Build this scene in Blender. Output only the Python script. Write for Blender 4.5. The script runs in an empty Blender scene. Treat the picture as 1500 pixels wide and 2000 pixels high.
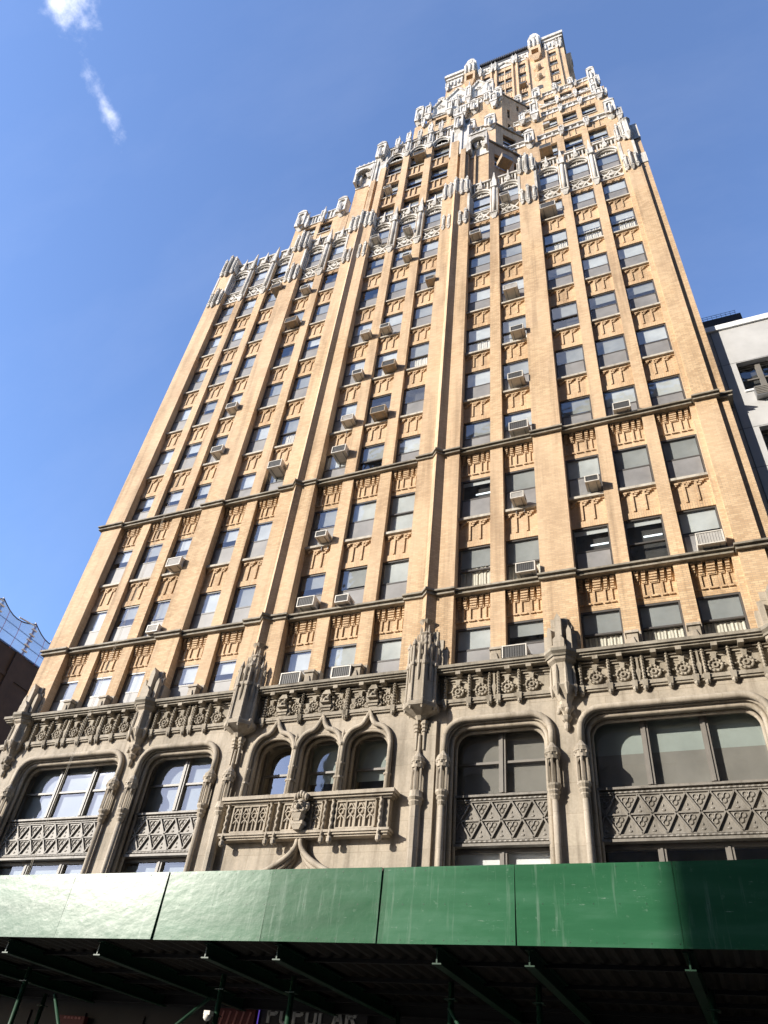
import bpy, math, random
from mathutils import Vector, Matrix
R = math.radians
random.seed(7)
sc = bpy.context.scene
col = sc.collection
# ------------------------------------------------------------------ camera
cd = bpy.data.cameras.new('camera'); cam = bpy.data.objects.new('camera', cd); col.objects.link(cam)
cd.sensor_fit = 'HORIZONTAL'; cd.sensor_width = 36.0; cd.lens = 36.0 * 1432.3 / 1500.0
cd.clip_start = 0.1; cd.clip_end = 3000
vr = Vector((0.92347511, 0.37159027, 0.09546931)); vu = Vector((0.1827284, -0.6447998, 0.74218836)); vf = Vector((-0.33734856, 0.66794752, 0.66335666))
cam.matrix_world = Matrix(((vr.x, vu.x, -vf.x, 10.4316), (vr.y, vu.y, -vf.y, -20.0736), (vr.z, vu.z, -vf.z, 0.0), (0, 0, 0, 1)))
sc.camera = cam
# ------------------------------------------------------------------ light
SUN_AZ, SUN_EL = 46.0, 20.0          # degrees left of the street front's normal, above the horizon
ts = Vector((-math.sin(R(SUN_AZ)) * math.cos(R(SUN_EL)), -math.cos(R(SUN_AZ)) * math.cos(R(SUN_EL)), math.sin(R(SUN_EL))))
sl = bpy.data.lights.new('sun', 'SUN'); so = bpy.data.objects.new('sun', sl); col.objects.link(so)
sl.energy = 3.4; sl.angle = R(0.5); sl.color = (1.0, 0.93, 0.82)
so.rotation_euler = ts.to_track_quat('Z', 'Y').to_euler(); so.location = (-60, -60, 90)
sc.view_settings.view_transform = 'Standard'; sc.view_settings.look = 'None'
sc.view_settings.exposure = 1.25; sc.view_settings.gamma = 1.0; sc.view_settings.use_curve_mapping = False
# ------------------------------------------------------------------ sky with thin clouds
w = bpy.data.worlds.new('World'); sc.world = w; w.use_nodes = True
nt = w.node_tree; N = nt.nodes; L = nt.links; N.clear()
sky = N.new('ShaderNodeTexSky'); sky.sky_type = 'NISHITA'; sky.sun_disc = False
sky.sun_elevation = R(SUN_EL); sky.sun_rotation = R(180 + SUN_AZ); sky.air_density = 1.1; sky.dust_density = 0.4; sky.ozone_density = 5.0; sky.altitude = 0
bg = N.new('ShaderNodeBackground'); bg.inputs[1].default_value = 0.14
wo = N.new('ShaderNodeOutputWorld')
tc = N.new('ShaderNodeTexCoord')
def wn(t, **k):
    n = N.new(t)
    for a, b in k.items(): setattr(n, a, b)
    return n
tint = N.new('ShaderNodeMix'); tint.data_type = 'RGBA'; tint.blend_type = 'MULTIPLY'; tint.inputs['Factor'].default_value = 1; L.new(sky.outputs[0], tint.inputs['A']); tint.inputs['B'].default_value = (1.03, .965, 1.04, 1)
cur = tint.outputs['Result']
def cloud(center, along, ra, rb, seed, dens, scl):
    """a wispy cloud in one part of the sky: an elongated falloff broken up by noise"""
    global cur
    c = Vector(center).normalized(); a = Vector(along); a = (a - c * a.dot(c)).normalized(); b = c.cross(a)
    def dot(v, src):
        n = wn('ShaderNodeVectorMath', operation='DOT_PRODUCT'); L.new(src, n.inputs[0]); n.inputs[1].default_value = v; return n.outputs['Value']
    nz = wn('ShaderNodeTexNoise'); nz.inputs['Scale'].default_value = scl; nz.inputs['Detail'].default_value = 9; nz.inputs['Roughness'].default_value = 0.62
    mp = wn('ShaderNodeMapping'); mp.inputs['Location'].default_value = (seed, seed * 1.7, 0.3); L.new(tc.outputs['Generated'], mp.inputs[0]); L.new(mp.outputs[0], nz.inputs['Vector'])
    def m(op, x, y, z=None):
        n = wn('ShaderNodeMath', operation=op)
        for i, q in enumerate((x, y, z)):
            if q is None: continue
            if isinstance(q, (int, float)): n.inputs[i].default_value = q
            else: L.new(q, n.inputs[i])
        return n.outputs[0]
    fz = m('MULTIPLY', m('SUBTRACT', nz.outputs[0], 0.5), 2.6)
    u = m('DIVIDE', dot(a, tc.outputs['Generated']), ra); v = m('DIVIDE', dot(b, tc.outputs['Generated']), rb)
    d = m('SQRT', m('ADD', m('MULTIPLY', u, u), m('MULTIPLY', v, v)), 0)
    f = m('SUBTRACT', m('ADD', .78, fz), d)
    front = m('GREATER_THAN', dot(c, tc.outputs['Generated']), 0.5)
    mr = wn('ShaderNodeMapRange'); mr.interpolation_type = 'SMOOTHSTEP'; mr.inputs[1].default_value = 0.0; mr.inputs[2].default_value = 1.15; L.new(f, mr.inputs[0])
    k = m('MULTIPLY', m('MULTIPLY', mr.outputs[0], dens), front)
    mx = wn('ShaderNodeMix', data_type='RGBA'); L.new(k, mx.inputs['Factor']); L.new(cur, mx.inputs['A']); mx.inputs['B'].default_value = (6.6, 6.5, 6.7, 1)
    cur = mx.outputs['Result']
def px_dir(x, y): return (vf + vr * ((x - 750) / 1432.3) - vu * ((y - 1000) / 1432.3)).normalized()
d1 = px_dir(125, 5); cloud(d1, px_dir(165, 70) - px_dir(70, -50), 0.07, 0.042, 3.1, .95, 15)
d2 = px_dir(205, 205); cloud(d2, px_dir(235, 260) - px_dir(180, 150), 0.055, 0.016, 8.3, 0.4, 26)
for k, (dx, dy, dz, a, b, s) in enumerate([(-.1, -.6, .9, .4, .12, 9.4)]):
    cloud((dx, dy, dz), (1, .2, .1), a, b, s, 0.5, 5)
thin = wn('ShaderNodeTexNoise'); thin.inputs['Scale'].default_value = 3.2; thin.inputs['Detail'].default_value = 8; thin.inputs['Roughness'].default_value = .6
tmap = wn('ShaderNodeMapping'); tmap.inputs['Scale'].default_value = (1, 2.6, 1.4); L.new(tc.outputs['Generated'], tmap.inputs[0]); L.new(tmap.outputs[0], thin.inputs['Vector'])
tmr = wn('ShaderNodeMapRange'); tmr.inputs[1].default_value = .45; tmr.inputs[2].default_value = .8; tmr.inputs[3].default_value = .015; tmr.inputs[4].default_value = .04; L.new(thin.outputs[0], tmr.inputs[0])
veil = wn('ShaderNodeMix', data_type='RGBA'); L.new(tmr.outputs[0], veil.inputs['Factor']); L.new(cur, veil.inputs['A']); veil.inputs['B'].default_value = (5.5, 5.6, 6.0, 1); cur = veil.outputs['Result']
L.new(cur, bg.inputs[0]); L.new(bg.outputs[0], wo.inputs[0])

# ------------------------------------------------------------------ mesh builder
class MB:
    def __init__(s): s.v = []; s.f = []; s.m = []; s.s = []
    def add(s, vs, fs, mi=0, smooth=False):
        o = len(s.v); s.v += [tuple(p) for p in vs]
        for f in fs: s.f.append([o + i for i in f]); s.m.append(mi); s.s.append(smooth)
    def box(s, x0, x1, y0, y1, z0, z1, mi=0):
        s.add([(x0, y0, z0), (x1, y0, z0), (x1, y1, z0), (x0, y1, z0), (x0, y0, z1), (x1, y0, z1), (x1, y1, z1), (x0, y1, z1)],
              [(0, 3, 2, 1), (4, 5, 6, 7), (0, 1, 5, 4), (1, 2, 6, 5), (2, 3, 7, 6), (3, 0, 4, 7)], mi)
    def taper(s, cx, cy, z0, z1, a0, b0, a1, b1, mi=0):
        s.add([(cx - a0, cy - b0, z0), (cx + a0, cy - b0, z0), (cx + a0, cy + b0, z0), (cx - a0, cy + b0, z0), (cx - a1, cy - b1, z1), (cx + a1, cy - b1, z1), (cx + a1, cy + b1, z1), (cx - a1, cy + b1, z1)],
              [(0, 3, 2, 1), (4, 5, 6, 7), (0, 1, 5, 4), (1, 2, 6, 5), (2, 3, 7, 6), (3, 0, 4, 7)], mi)
    def lathe(s, cx, cy, prof, n=8, mi=0, rot=None, smooth=False):
        rot = math.pi / n if rot is None else rot
        vs = []; fs = []
        for (z, r) in prof:
            for i in range(n):
                a = rot + 2 * math.pi * i / n; vs.append((cx + r * math.cos(a), cy + r * math.sin(a), z))
        for j in range(len(prof) - 1):
            for i in range(n): fs.append((j * n + i, j * n + (i + 1) % n, (j + 1) * n + (i + 1) % n, (j + 1) * n + i))
        s.add(vs, fs, mi, smooth); o = len(s.v) - len(vs)
        s.f.append([o + i for i in range(n - 1, -1, -1)]); s.m.append(mi); s.s.append(False)
        s.f.append([o + (len(prof) - 1) * n + i for i in range(n)]); s.m.append(mi); s.s.append(False)
    def disc(s, cx, cz, prof, n=14, mi=0):
        """turned boss on a wall facing -y: prof = [(y, r)] from the wall outward"""
        vs = []; fs = []
        for (y, r) in prof:
            for i in range(n):
                a = 2 * math.pi * i / n; vs.append((cx + r * math.cos(a), y, cz + r * math.sin(a)))
        for j in range(len(prof) - 1):
            for i in range(n): fs.append((j * n + i, j * n + (i + 1) % n, (j + 1) * n + (i + 1) % n, (j + 1) * n + i))
        fs.append(tuple((len(prof) - 1) * n + i for i in range(n)))
        s.add(vs, fs, mi)
    def bar(s, x0, z0, x1, z1, wd, y0, y1, mi=0):
        dx, dz = x1 - x0, z1 - z0; l = math.hypot(dx, dz); px, pz = -dz / l * wd / 2, dx / l * wd / 2
        q = [(x0 + px, z0 + pz), (x0 - px, z0 - pz), (x1 - px, z1 - pz), (x1 + px, z1 + pz)]
        s.add([(a, y0, b) for a, b in q] + [(a, y1, b) for a, b in q], [(0, 1, 2, 3), (7, 6, 5, 4), (0, 4, 5, 1), (1, 5, 6, 2), (2, 6, 7, 3), (3, 7, 4, 0)], mi)
    def poly(s, pts, y0, y1, mi=0):
        n = len(pts)
        s.add([(a, y0, b) for a, b in pts] + [(a, y1, b) for a, b in pts], [tuple(range(n)), tuple(range(2 * n - 1, n - 1, -1))] + [(i, i + n, (i + 1) % n + n, (i + 1) % n) for i in range(n)], mi)
    def tube(s, pts, r, n=8, mi=0, smooth=True):
        pts = [Vector(p) for p in pts]; vs = []; fs = []
        for i, p in enumerate(pts):
            t = (pts[min(i + 1, len(pts) - 1)] - pts[max(i - 1, 0)]).normalized()
            a = t.cross(Vector((0, 1, 0))); a = a.normalized() if a.length > .05 else t.cross(Vector((1, 0, 0))).normalized(); b = t.cross(a)
            rr = r[i] if isinstance(r, (list, tuple)) else r
            for k in range(n):
                th = 2 * math.pi * k / n; q = p + a * (rr * math.cos(th)) + b * (rr * math.sin(th)); vs.append(q)
        for i in range(len(pts) - 1):
            for k in range(n): fs.append((i * n + k, i * n + (k + 1) % n, (i + 1) * n + (k + 1) % n, (i + 1) * n + k))
        fs.append(tuple(range(n - 1, -1, -1))); fs.append(tuple((len(pts) - 1) * n + k for k in range(n)))
        s.add(vs, fs, mi, smooth)
    def ring(s, cx, cz, R_, r, y, n=10, mi=0):
        s.tube([(cx + R_ * math.cos(2 * math.pi * i / n), y, cz + R_ * math.sin(2 * math.pi * i / n)) for i in range(n + 1)], r, 5, mi, False)
    def ball(s, cx, cy, cz, rx, ry, rz, n=8, mi=0, smooth=True):
        m_ = n // 2 + 1; vs = []; fs = []
        for j in range(m_ + 1):
            t = math.pi * j / m_
            for i in range(n):
                a = 2 * math.pi * i / n; vs.append((cx + rx * math.sin(t) * math.cos(a), cy + ry * math.sin(t) * math.sin(a), cz - rz * math.cos(t)))
        for j in range(m_):
            for i in range(n): fs.append((j * n + i, j * n + (i + 1) % n, (j + 1) * n + (i + 1) % n, (j + 1) * n + i))
        s.add(vs, fs, mi, smooth)
    def mesh(s, name, mats):
        me = bpy.data.meshes.new(name); me.from_pydata(s.v, [], s.f)
        for m_ in (mats if isinstance(mats, (list, tuple)) else [mats]): me.materials.append(m_)
        me.polygons.foreach_set('material_index', s.m); me.polygons.foreach_set('use_smooth', s.s)
        me.update(); return me
def tag(o, label=None, cat=None, group=None, kind=None):
    if label: o['label'] = label
    if cat: o['category'] = cat
    if group: o['group'] = group
    if kind: o['kind'] = kind
    return o
def empty(name, loc):
    o = bpy.data.objects.new(name, None); o.location = loc; o.empty_display_size = .3; col.objects.link(o); return o
def link(name, me, parent=None, loc=(0, 0, 0), label=None, kind=None):
    o = bpy.data.objects.new(name, me); col.objects.link(o); o.location = loc
    if parent: o.parent = parent
    return tag(o, label, None, None, kind)
def part(name, mb, mats, root, label=None, kind=None):
    """a part whose vertices are given in world coordinates, under a thing standing at root.location"""
    return link(name, mb.mesh(name, mats), root, tuple(-c for c in root.location), label, kind)
def sub(name, mb, mats, parent): return link(name, mb.mesh(name, mats), parent)

# ------------------------------------------------------------------ materials
def mat(name):
    m = bpy.data.materials.new(name); m.use_nodes = True; t = m.node_tree; b = t.nodes['Principled BSDF']; return m, t, b
def nd(t, typ, **k):
    n = t.nodes.new(typ)
    for a, b in k.items():
        if a.startswith('i_'): n.inputs[a[2:]].default_value = b
        else: setattr(n, a, b)
    return n
def geo(t): return nd(t, 'ShaderNodeNewGeometry').outputs['Position']
def ramp(t, src, stops):
    r = nd(t, 'ShaderNodeValToRGB'); e = r.color_ramp.elements
    e[0].position, e[0].color = stops[0][0], (*stops[0][1], 1); e[1].position, e[1].color = stops[-1][0], (*stops[-1][1], 1)
    for p, c in stops[1:-1]: q = e.new(p); q.color = (*c, 1)
    t.links.new(src, r.inputs[0]); return r.outputs[0]
def noise(t, vec, scale, detail=4, rough=.55):
    n = nd(t, 'ShaderNodeTexNoise'); n.inputs['Scale'].default_value = scale; n.inputs['Detail'].default_value = detail; n.inputs['Roughness'].default_value = rough
    t.links.new(vec, n.inputs['Vector']); return n.outputs[0]
def stretch(t, vec, sx, sy, sz):
    n = nd(t, 'ShaderNodeVectorMath', operation='MULTIPLY'); t.links.new(vec, n.inputs[0]); n.inputs[1].default_value = (sx, sy, sz); return n.outputs[0]
def mix(t, fac, a, b, mode='MIX'):
    n = nd(t, 'ShaderNodeMix', data_type='RGBA', blend_type=mode)
    if isinstance(fac, float): n.inputs['Factor'].default_value = fac
    else: t.links.new(fac, n.inputs['Factor'])
    for k, q in (('A', a), ('B', b)):
        if isinstance(q, tuple): n.inputs[k].default_value = (*q, 1)
        else: t.links.new(q, n.inputs[k])
    return n.outputs['Result']
def bump(t, b, h, strength=.3, dist=.02):
    n = nd(t, 'ShaderNodeBump'); n.inputs['Strength'].default_value = strength; n.inputs['Distance'].default_value = dist; t.links.new(h, n.inputs['Height']); t.links.new(n.outputs[0], b.inputs['Normal'])
def brick_mat(name, c1, c2, mortar, soldier=False):
    m, t, b = mat(name); p = geo(t)
    sp = nd(t, 'ShaderNodeSeparateXYZ'); t.links.new(p, sp.inputs[0])
    ad = nd(t, 'ShaderNodeMath', operation='ADD'); t.links.new(sp.outputs[0], ad.inputs[0]); t.links.new(sp.outputs[1], ad.inputs[1])
    cb = nd(t, 'ShaderNodeCombineXYZ')
    t.links.new(ad.outputs[0], cb.inputs[1 if soldier else 0]); t.links.new(sp.outputs[2], cb.inputs[0 if soldier else 1])
    bt = nd(t, 'ShaderNodeTexBrick'); t.links.new(cb.outputs[0], bt.inputs['Vector'])
    bt.inputs['Scale'].default_value = 1.0; bt.inputs['Brick Width'].default_value = .215; bt.inputs['Row Height'].default_value = .078; bt.inputs['Mortar Size'].default_value = .008; bt.inputs['Mortar Smooth'].default_value = .3; bt.inputs['Bias'].default_value = -.1
    bt.inputs['Color1'].default_value = (*c1, 1); bt.inputs['Color2'].default_value = (*c2, 1); bt.inputs['Mortar'].default_value = (*mortar, 1)
    if soldier: bt.inputs['Brick Width'].default_value = .6
    big = noise(t, p, .13, 3)
    blot = noise(t, stretch(t, p, 1, 1, .4), .9, 5, .6)
    c = mix(t, ramp(t, big, [(.42, (0, 0, 0)), (.54, (1, 1, 1))]), bt.outputs[0], mix(t, .45, bt.outputs[0], (.60, .44, .29)))
    # weather stains: broad blotches and streaks running down
    c = mix(t, 1.0, c, ramp(t, blot, [(.3, (.78, .76, .74)), (.5, (.97, .97, .97)), (.72, (1.1, 1.08, 1.06))]), 'MULTIPLY')
    st = noise(t, stretch(t, p, 2.2, 2.2, .12), 1.0, 4, .6)
    c = mix(t, 1.0, c, ramp(t, st, [(.32, (.7, .68, .66)), (.5, (1, 1, 1))]), 'MULTIPLY')
    t.links.new(c, b.inputs['Base Color']); b.inputs['Roughness'].default_value = .85
    inv = nd(t, 'ShaderNodeMath', operation='SUBTRACT'); inv.inputs[0].default_value = 1; t.links.new(bt.outputs['Fac'], inv.inputs[1]); bump(t, b, inv.outputs[0], .5, .01)
    return m
BRICK = brick_mat('tan_brick', (.61, .43, .25), (.44, .285, .15), (.36, .27, .18))
SOLDIER = brick_mat('soldier_brick', (.60, .41, .235), (.52, .335, .175), (.34, .25, .16), True)
def stone_mat(name, base, dark, light, scale=1.0, joints=True):
    m, t, b = mat(name); p = geo(t)
    n1 = noise(t, p, .8 * scale, 6, .6); n2 = noise(t, stretch(t, p, 3, 3, .25), 1.2 * scale, 5, .6); n3 = noise(t, p, 18 * scale, 3)
    c = ramp(t, n1, [(.3, dark), (.52, base), (.74, light)])
    c = mix(t, 1.0, c, ramp(t, n2, [(.32, (.66, .64, .61)), (.5, (1, 1, 1)), (.75, (1.12, 1.1, 1.08))]), 'MULTIPLY')
    c = mix(t, 1.0, c, ramp(t, n3, [(.3, (.88, .88, .87)), (.7, (1.06, 1.06, 1.06))]), 'MULTIPLY')
    if joints:
        sp = nd(t, 'ShaderNodeSeparateXYZ'); t.links.new(p, sp.inputs[0]); cb = nd(t, 'ShaderNodeCombineXYZ')
        ad = nd(t, 'ShaderNodeMath', operation='ADD'); t.links.new(sp.outputs[0], ad.inputs[0]); t.links.new(sp.outputs[1], ad.inputs[1]); t.links.new(ad.outputs[0], cb.inputs[0]); t.links.new(sp.outputs[2], cb.inputs[1])
        bt = nd(t, 'ShaderNodeTexBrick'); t.links.new(cb.outputs[0], bt.inputs['Vector']); bt.inputs['Scale'].default_value = 1; bt.inputs['Brick Width'].default_value = 1.45; bt.inputs['Row Height'].default_value = .82; bt.inputs['Mortar Size'].default_value = .007
        bt.inputs['Color1'].default_value = (1, 1, 1, 1); bt.inputs['Color2'].default_value = (.9, .9, .9, 1); bt.inputs['Mortar'].default_value = (.7, .68, .65, 1)
        c = mix(t, 1.0, c, bt.outputs[0], 'MULTIPLY')
    t.links.new(c, b.inputs['Base Color']); b.inputs['Roughness'].default_value = .8; bump(t, b, n3, .25, .01); return m
STONE = stone_mat('limestone', (.385, .33, .257), (.28, .24, .183), (.445, .385, .302))
SOOT = stone_mat('sooty_carved_stone', (.30, .26, .20), (.2, .17, .13), (.39, .345, .275), 1.6, False)
BAND = stone_mat('weathered_band_stone', (.25, .22, .17), (.15, .13, .10), (.38, .34, .275), 1.5, False)
TERRA = stone_mat('white_glazed_terracotta', (.56, .535, .49), (.33, .30, .26), (.66, .64, .60), 1.2, False)
SILL = stone_mat('sill_stone', (.46, .42, .35), (.33, .29, .24), (.55, .51, .44), 1.5, False)
PANEL = stone_mat('grey_cast_metal', (.215, .195, .165), (.16, .145, .12), (.25, .23, .195), 1.2, False); PANEL.node_tree.nodes['Principled BSDF'].inputs['Roughness'].default_value = .55
def plain(name, c, rough=.6, metal=0, var=.12, scale=3, spec=None):
    m, t, b = mat(name); p = geo(t); n = noise(t, p, scale, 5, .6)
    cc = ramp(t, n, [(.3, tuple(x * (1 - var) for x in c)), (.7, tuple(min(1, x * (1 + var)) for x in c))])
    t.links.new(cc, b.inputs['Base Color']); b.inputs['Roughness'].default_value = rough; b.inputs['Metallic'].default_value = metal; return m
FRAME = plain('dark_window_paint', (.075, .068, .062), .45)
FRAMEB = plain('grey_brown_window_paint', (.17, .155, .135), .5)
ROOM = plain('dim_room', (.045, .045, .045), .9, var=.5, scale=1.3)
SCREEN = plain('insect_screen', (.205, .2, .197), .55, var=.22, scale=1.1)
BLIND = plain('roller_blind', (.45, .475, .48), .8, var=.2, scale=.9)
BLIND2 = plain('grey_shade', (.26, .275, .275), .8, var=.2, scale=.9)
def curtain_mat():
    m, t, b = mat('pleated_curtain'); p = geo(t); wv = nd(t, 'ShaderNodeTexWave', wave_type='BANDS', bands_direction='X'); wv.inputs['Scale'].default_value = 3.2; wv.inputs['Distortion'].default_value = 1.6; t.links.new(p, wv.inputs['Vector'])
    b.inputs['Base Color'].default_value = (.58, .55, .47, 1); b.inputs['Roughness'].default_value = .9; bump(t, b, wv.outputs[0], .5, .05); return m
CURTAIN = curtain_mat()
def glass_mat(name, tint=.8, minr=.09, wav=.0025):
    m = bpy.data.materials.new(name); m.use_nodes = True; t = m.node_tree; t.nodes.clear(); o = nd(t, 'ShaderNodeOutputMaterial')
    tr = nd(t, 'ShaderNodeBsdfTransparent'); tr.inputs[0].default_value = (tint, tint * 1.01, tint, 1); gl = nd(t, 'ShaderNodeBsdfGlossy'); gl.inputs['Roughness'].default_value = .025; gl.inputs['Color'].default_value = (.95, .97, 1, 1)
    fr = nd(t, 'ShaderNodeLayerWeight'); fr.inputs[0].default_value = .5      # two faces of a pane: Schlick from either side
    pw = nd(t, 'ShaderNodeMath', operation='POWER'); t.links.new(fr.outputs['Facing'], pw.inputs[0]); pw.inputs[1].default_value = 4.0
    m2 = nd(t, 'ShaderNodeMath', operation='MULTIPLY_ADD'); t.links.new(pw.outputs[0], m2.inputs[0]); m2.inputs[1].default_value = .9; m2.inputs[2].default_value = minr
    p = geo(t); n = noise(t, p, 1.1, 2); bp = nd(t, 'ShaderNodeBump'); bp.inputs['Strength'].default_value = 1; bp.inputs['Distance'].default_value = wav; t.links.new(n, bp.inputs['Height']); t.links.new(bp.outputs[0], gl.inputs['Normal'])
    mx = nd(t, 'ShaderNodeMixShader'); t.links.new(m2.outputs[0], mx.inputs[0]); t.links.new(tr.outputs[0], mx.inputs[1]); t.links.new(gl.outputs[0], mx.inputs[2]); t.links.new(mx.outputs[0], o.inputs[0]); return m
GLASS = glass_mat('window_glass', .95, .11, .012)
GLASSB = glass_mat('large_window_glass', .9, .2, .005)
GLASSD = glass_mat('clearer_window_glass', .95, .12, .005)
def green_mat():
    m, t, b = mat('glossy_green_paint'); p = geo(t)
    n = noise(t, stretch(t, p, .35, 1, 2.2), 1.1, 6, .6); n2 = noise(t, p, 7, 5, .65)
    c = ramp(t, n, [(.3, (.016, .082, .036)), (.52, (.024, .104, .048)), (.75, (.05, .14, .08))])
    c = mix(t, ramp(t, n2, [(.62, (0, 0, 0)), (.8, (1, 1, 1))]), c, mix(t, .35, c, (.28, .36, .29)))
    sp = nd(t, 'ShaderNodeSeparateXYZ'); t.links.new(p, sp.inputs[0])
    pan = nd(t, 'ShaderNodeMath', operation='DIVIDE'); t.links.new(sp.outputs[0], pan.inputs[0]); pan.inputs[1].default_value = 2.42
    fl = nd(t, 'ShaderNodeMath', operation='FLOOR'); t.links.new(pan.outputs[0], fl.inputs[0]); wnn = nd(t, 'ShaderNodeTexWhiteNoise', noise_dimensions='1D'); t.links.new(fl.outputs[0], wnn.inputs['W'])
    c = mix(t, 1.0, c, ramp(t, wnn.outputs[0], [(0, (.85, .87, .85)), (1, (1.12, 1.1, 1.12))]), 'MULTIPLY')
    t.links.new(c, b.inputs['Base Color']); dr = noise(t, stretch(t, p, 7, 7, .5), 1.0, 5, .65); c = mix(t, ramp(t, dr, [(.56, (0, 0, 0)), (.74, (.5, .5, .5))]), c, (.20, .27, .215))
    sc_ = noise(t, stretch(t, p, 1.2, 1, 9), 2.5, 6, .7); c = mix(t, ramp(t, sc_, [(.66, (0, 0, 0)), (.7, (.5, .5, .5))]), c, (.30, .36, .31)); t.links.new(c, b.inputs['Base Color'])
    b.inputs['Roughness'].default_value = .3; b.inputs['Specular IOR Level'].default_value = .22
    n4 = noise(t, stretch(t, p, 1, 1, 1.4), 3.0, 4, .5); bump(t, b, n4, .28, .016); return m
GREEN = green_mat()
SHADEB = plain('shed_shade_black', (.012, .012, .012), .6)  # near-black colour puts the shade under the shed into the surface
GREENS = plain('green_steel', (.008, .04, .02), .45, 0)
def corr_mat():
    m, t, b = mat('rusty_corrugated_steel'); p = geo(t); n = noise(t, p, 2.2, 6, .65)
    c = ramp(t, n, [(.35, (.02, .019, .018)), (.55, (.03, .026, .022)), (.7, (.04, .022, .013))]); t.links.new(c, b.inputs['Base Color']); b.inputs['Roughness'].default_value = .5; b.inputs['Metallic'].default_value = .4; return m
CORR = corr_mat()
ACW = plain('cream_enamel', (.58, .54, .47), .5, var=.14, scale=6)
ACT = plain('tan_enamel', (.34, .26, .17), .55, var=.2, scale=6)
ACG = plain('dark_vent_grille', (.06, .058, .055), .6)
ACL = plain('light_vent_grille', (.38, .36, .33), .6)
STEEL = plain('galvanised_steel', (.25, .25, .25), .4, .5)
def white_mat():
    m, t, b = mat('light_grey_render'); p = geo(t); sp = nd(t, 'ShaderNodeSeparateXYZ'); t.links.new(p, sp.inputs[0])
    n = noise(t, p, 1.4, 6, .6); c = ramp(t, n, [(.3, (.41, .407, .40)), (.7, (.5, .496, .487))])
    t.links.new(c, b.inputs['Base Color']); b.inputs['Roughness'].default_value = .85; bump(t, b, noise(t, p, 40, 3), .2, .005); return m
WHITE = white_mat()
COPE = plain('white_coping', (.78, .78, .77), .5, var=.05)
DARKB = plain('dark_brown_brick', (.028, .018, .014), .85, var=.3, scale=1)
ASPH = plain('asphalt', (.035, .035, .037), .9)
PAVE = plain('pavement_concrete', (.14, .135, .125), .9)
ROOF = plain('dark_roofing', (.05, .05, .055), .8)
def emit(name, c, s):
    m = bpy.data.materials.new(name); m.use_nodes = True; b = m.node_tree.nodes['Principled BSDF']; b.inputs['Base Color'].default_value = (*c, 1); b.inputs['Emission Color'].default_value = (*c, 1); b.inputs['Emission Strength'].default_value = s; return m
LAMP = emit('fluorescent_tube', (.85, .95, 1), .7); NEON = emit('violet_neon', (.25, .15, 1), .12)

# ------------------------------------------------------------------ ground
GZ = -1.6
def slab(name, mb, m, kind='structure'): o = link(name, mb.mesh(name, m)); o['kind'] = kind; return o
g = MB(); g.add([(-900, -900, GZ - .15), (900, -900, GZ - .15), (900, 900, GZ - .15), (-900, 900, GZ - .15)], [(0, 1, 2, 3)]); slab('ground', g, ASPH)
g = MB(); g.box(-900, 900, -33, -8.2, GZ - .3, GZ - .146); slab('road', g, ASPH)
g = MB(); g.box(-40, 300, -8.2, 3, GZ - .3, GZ); g.box(-40, 300, -8.5, -8.2, GZ - .3, GZ - .006); slab('pavement', g, PAVE)

# ================================================================== the tower
XC = -0.6
tower = empty('skyscraper', (XC, 0, GZ)); tag(tower, 'tall stepped tan brick skyscraper with grey stone base and white Gothic terracotta crown', 'skyscraper')
TL = Vector(tower.location)
XR = dict(A1=-12.49, A2=-10.76, A3=-8.99, B1=-6.61, B2=-4.82, C1=-1.78, C2=0.0, C3=1.78, D1=4.83, D2=6.6, E1=8.98, E2=10.73, E3=12.43)
COLS = list(XR); W = 1.26
XLf = {c: XR[c] - W for c in COLS}
Y0 = .0                # plane of the spandrels, behind the piers
def head(n): return (13.76 + 3.5 * (n - 1))
def sill(n): return {1: 12.06, 2: 15.17, 4: 22.27, 10: 43.2}.get(n, head(n) - 2.1)
PY, MY = -0.22, -0.36      # minor and major pier faces
XA, XZ = -14.9, 13.75
# --- body behind the windows
b = MB(); b.box(XA + .05, XZ - .05, .5, 40, 11.9, 47.0); part('brick_core', b, BRICK, tower)
# --- piers
def pier(x0, x1, y, z0=12.0, z1=46.2, ribs=()):
    b = MB(); b.box(x0, x1, y, .5, z0, z1)
    for (rx, rd) in ribs: b.lathe(rx, y, [(z0 + 1.2, rd), (z1, rd)], 4, 0, 0)
    return part('brick_pier', b, BRICK, tower)
groups = [['A1', 'A2', 'A3'], ['B1', 'B2'], ['C1', 'C2', 'C3'], ['D1', 'D2'], ['E1', 'E2', 'E3']]
minor = []
for gp in groups:
    for a, c in zip(gp, gp[1:]): minor.append((XR[a], XLf[c])); pier(XR[a], XLf[c], PY)
major = []
for g0, g1 in zip(groups, groups[1:]): major.append((XR[g0[-1]], XLf[g1[0]]))
RIBS = (2.68, -3.88)
for i, (x0, x1) in enumerate(major):
    if i in (1, 2):
        b = MB(); rx = RIBS[1] if i == 1 else RIBS[0]
        b.box(x0, x1, MY, .5, 12.0, 46.2); b.lathe(rx, MY, [(13.3, .27), (46.2, .27)], 4, 0, 0)
        if i == 2: b.box(x0 + .006, rx - .02, MY - .05, MY + .1, 12.0, 46.0)
        else: b.box(rx + .02, x1 - .006, MY - .05, MY + .1, 12.0, 46.0)
        part('brick_pier', b, BRICK, tower)
    else: pier(x0, x1, MY)
b = MB(); b.box(XA, -13.71, MY, 1.2, 12.0, 46.2); part('brick_pier', b, BRICK, tower)
b = MB(); b.box(12.43, 12.63, PY, .5, 12.0, 46.2); b.box(12.63, 13.36, MY, .5, 12.0, 46.2); b.box(13.36, 13.75, -.19, 1.2, 12.0, 47.2); part('brick_pier', b, BRICK, tower)
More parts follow.
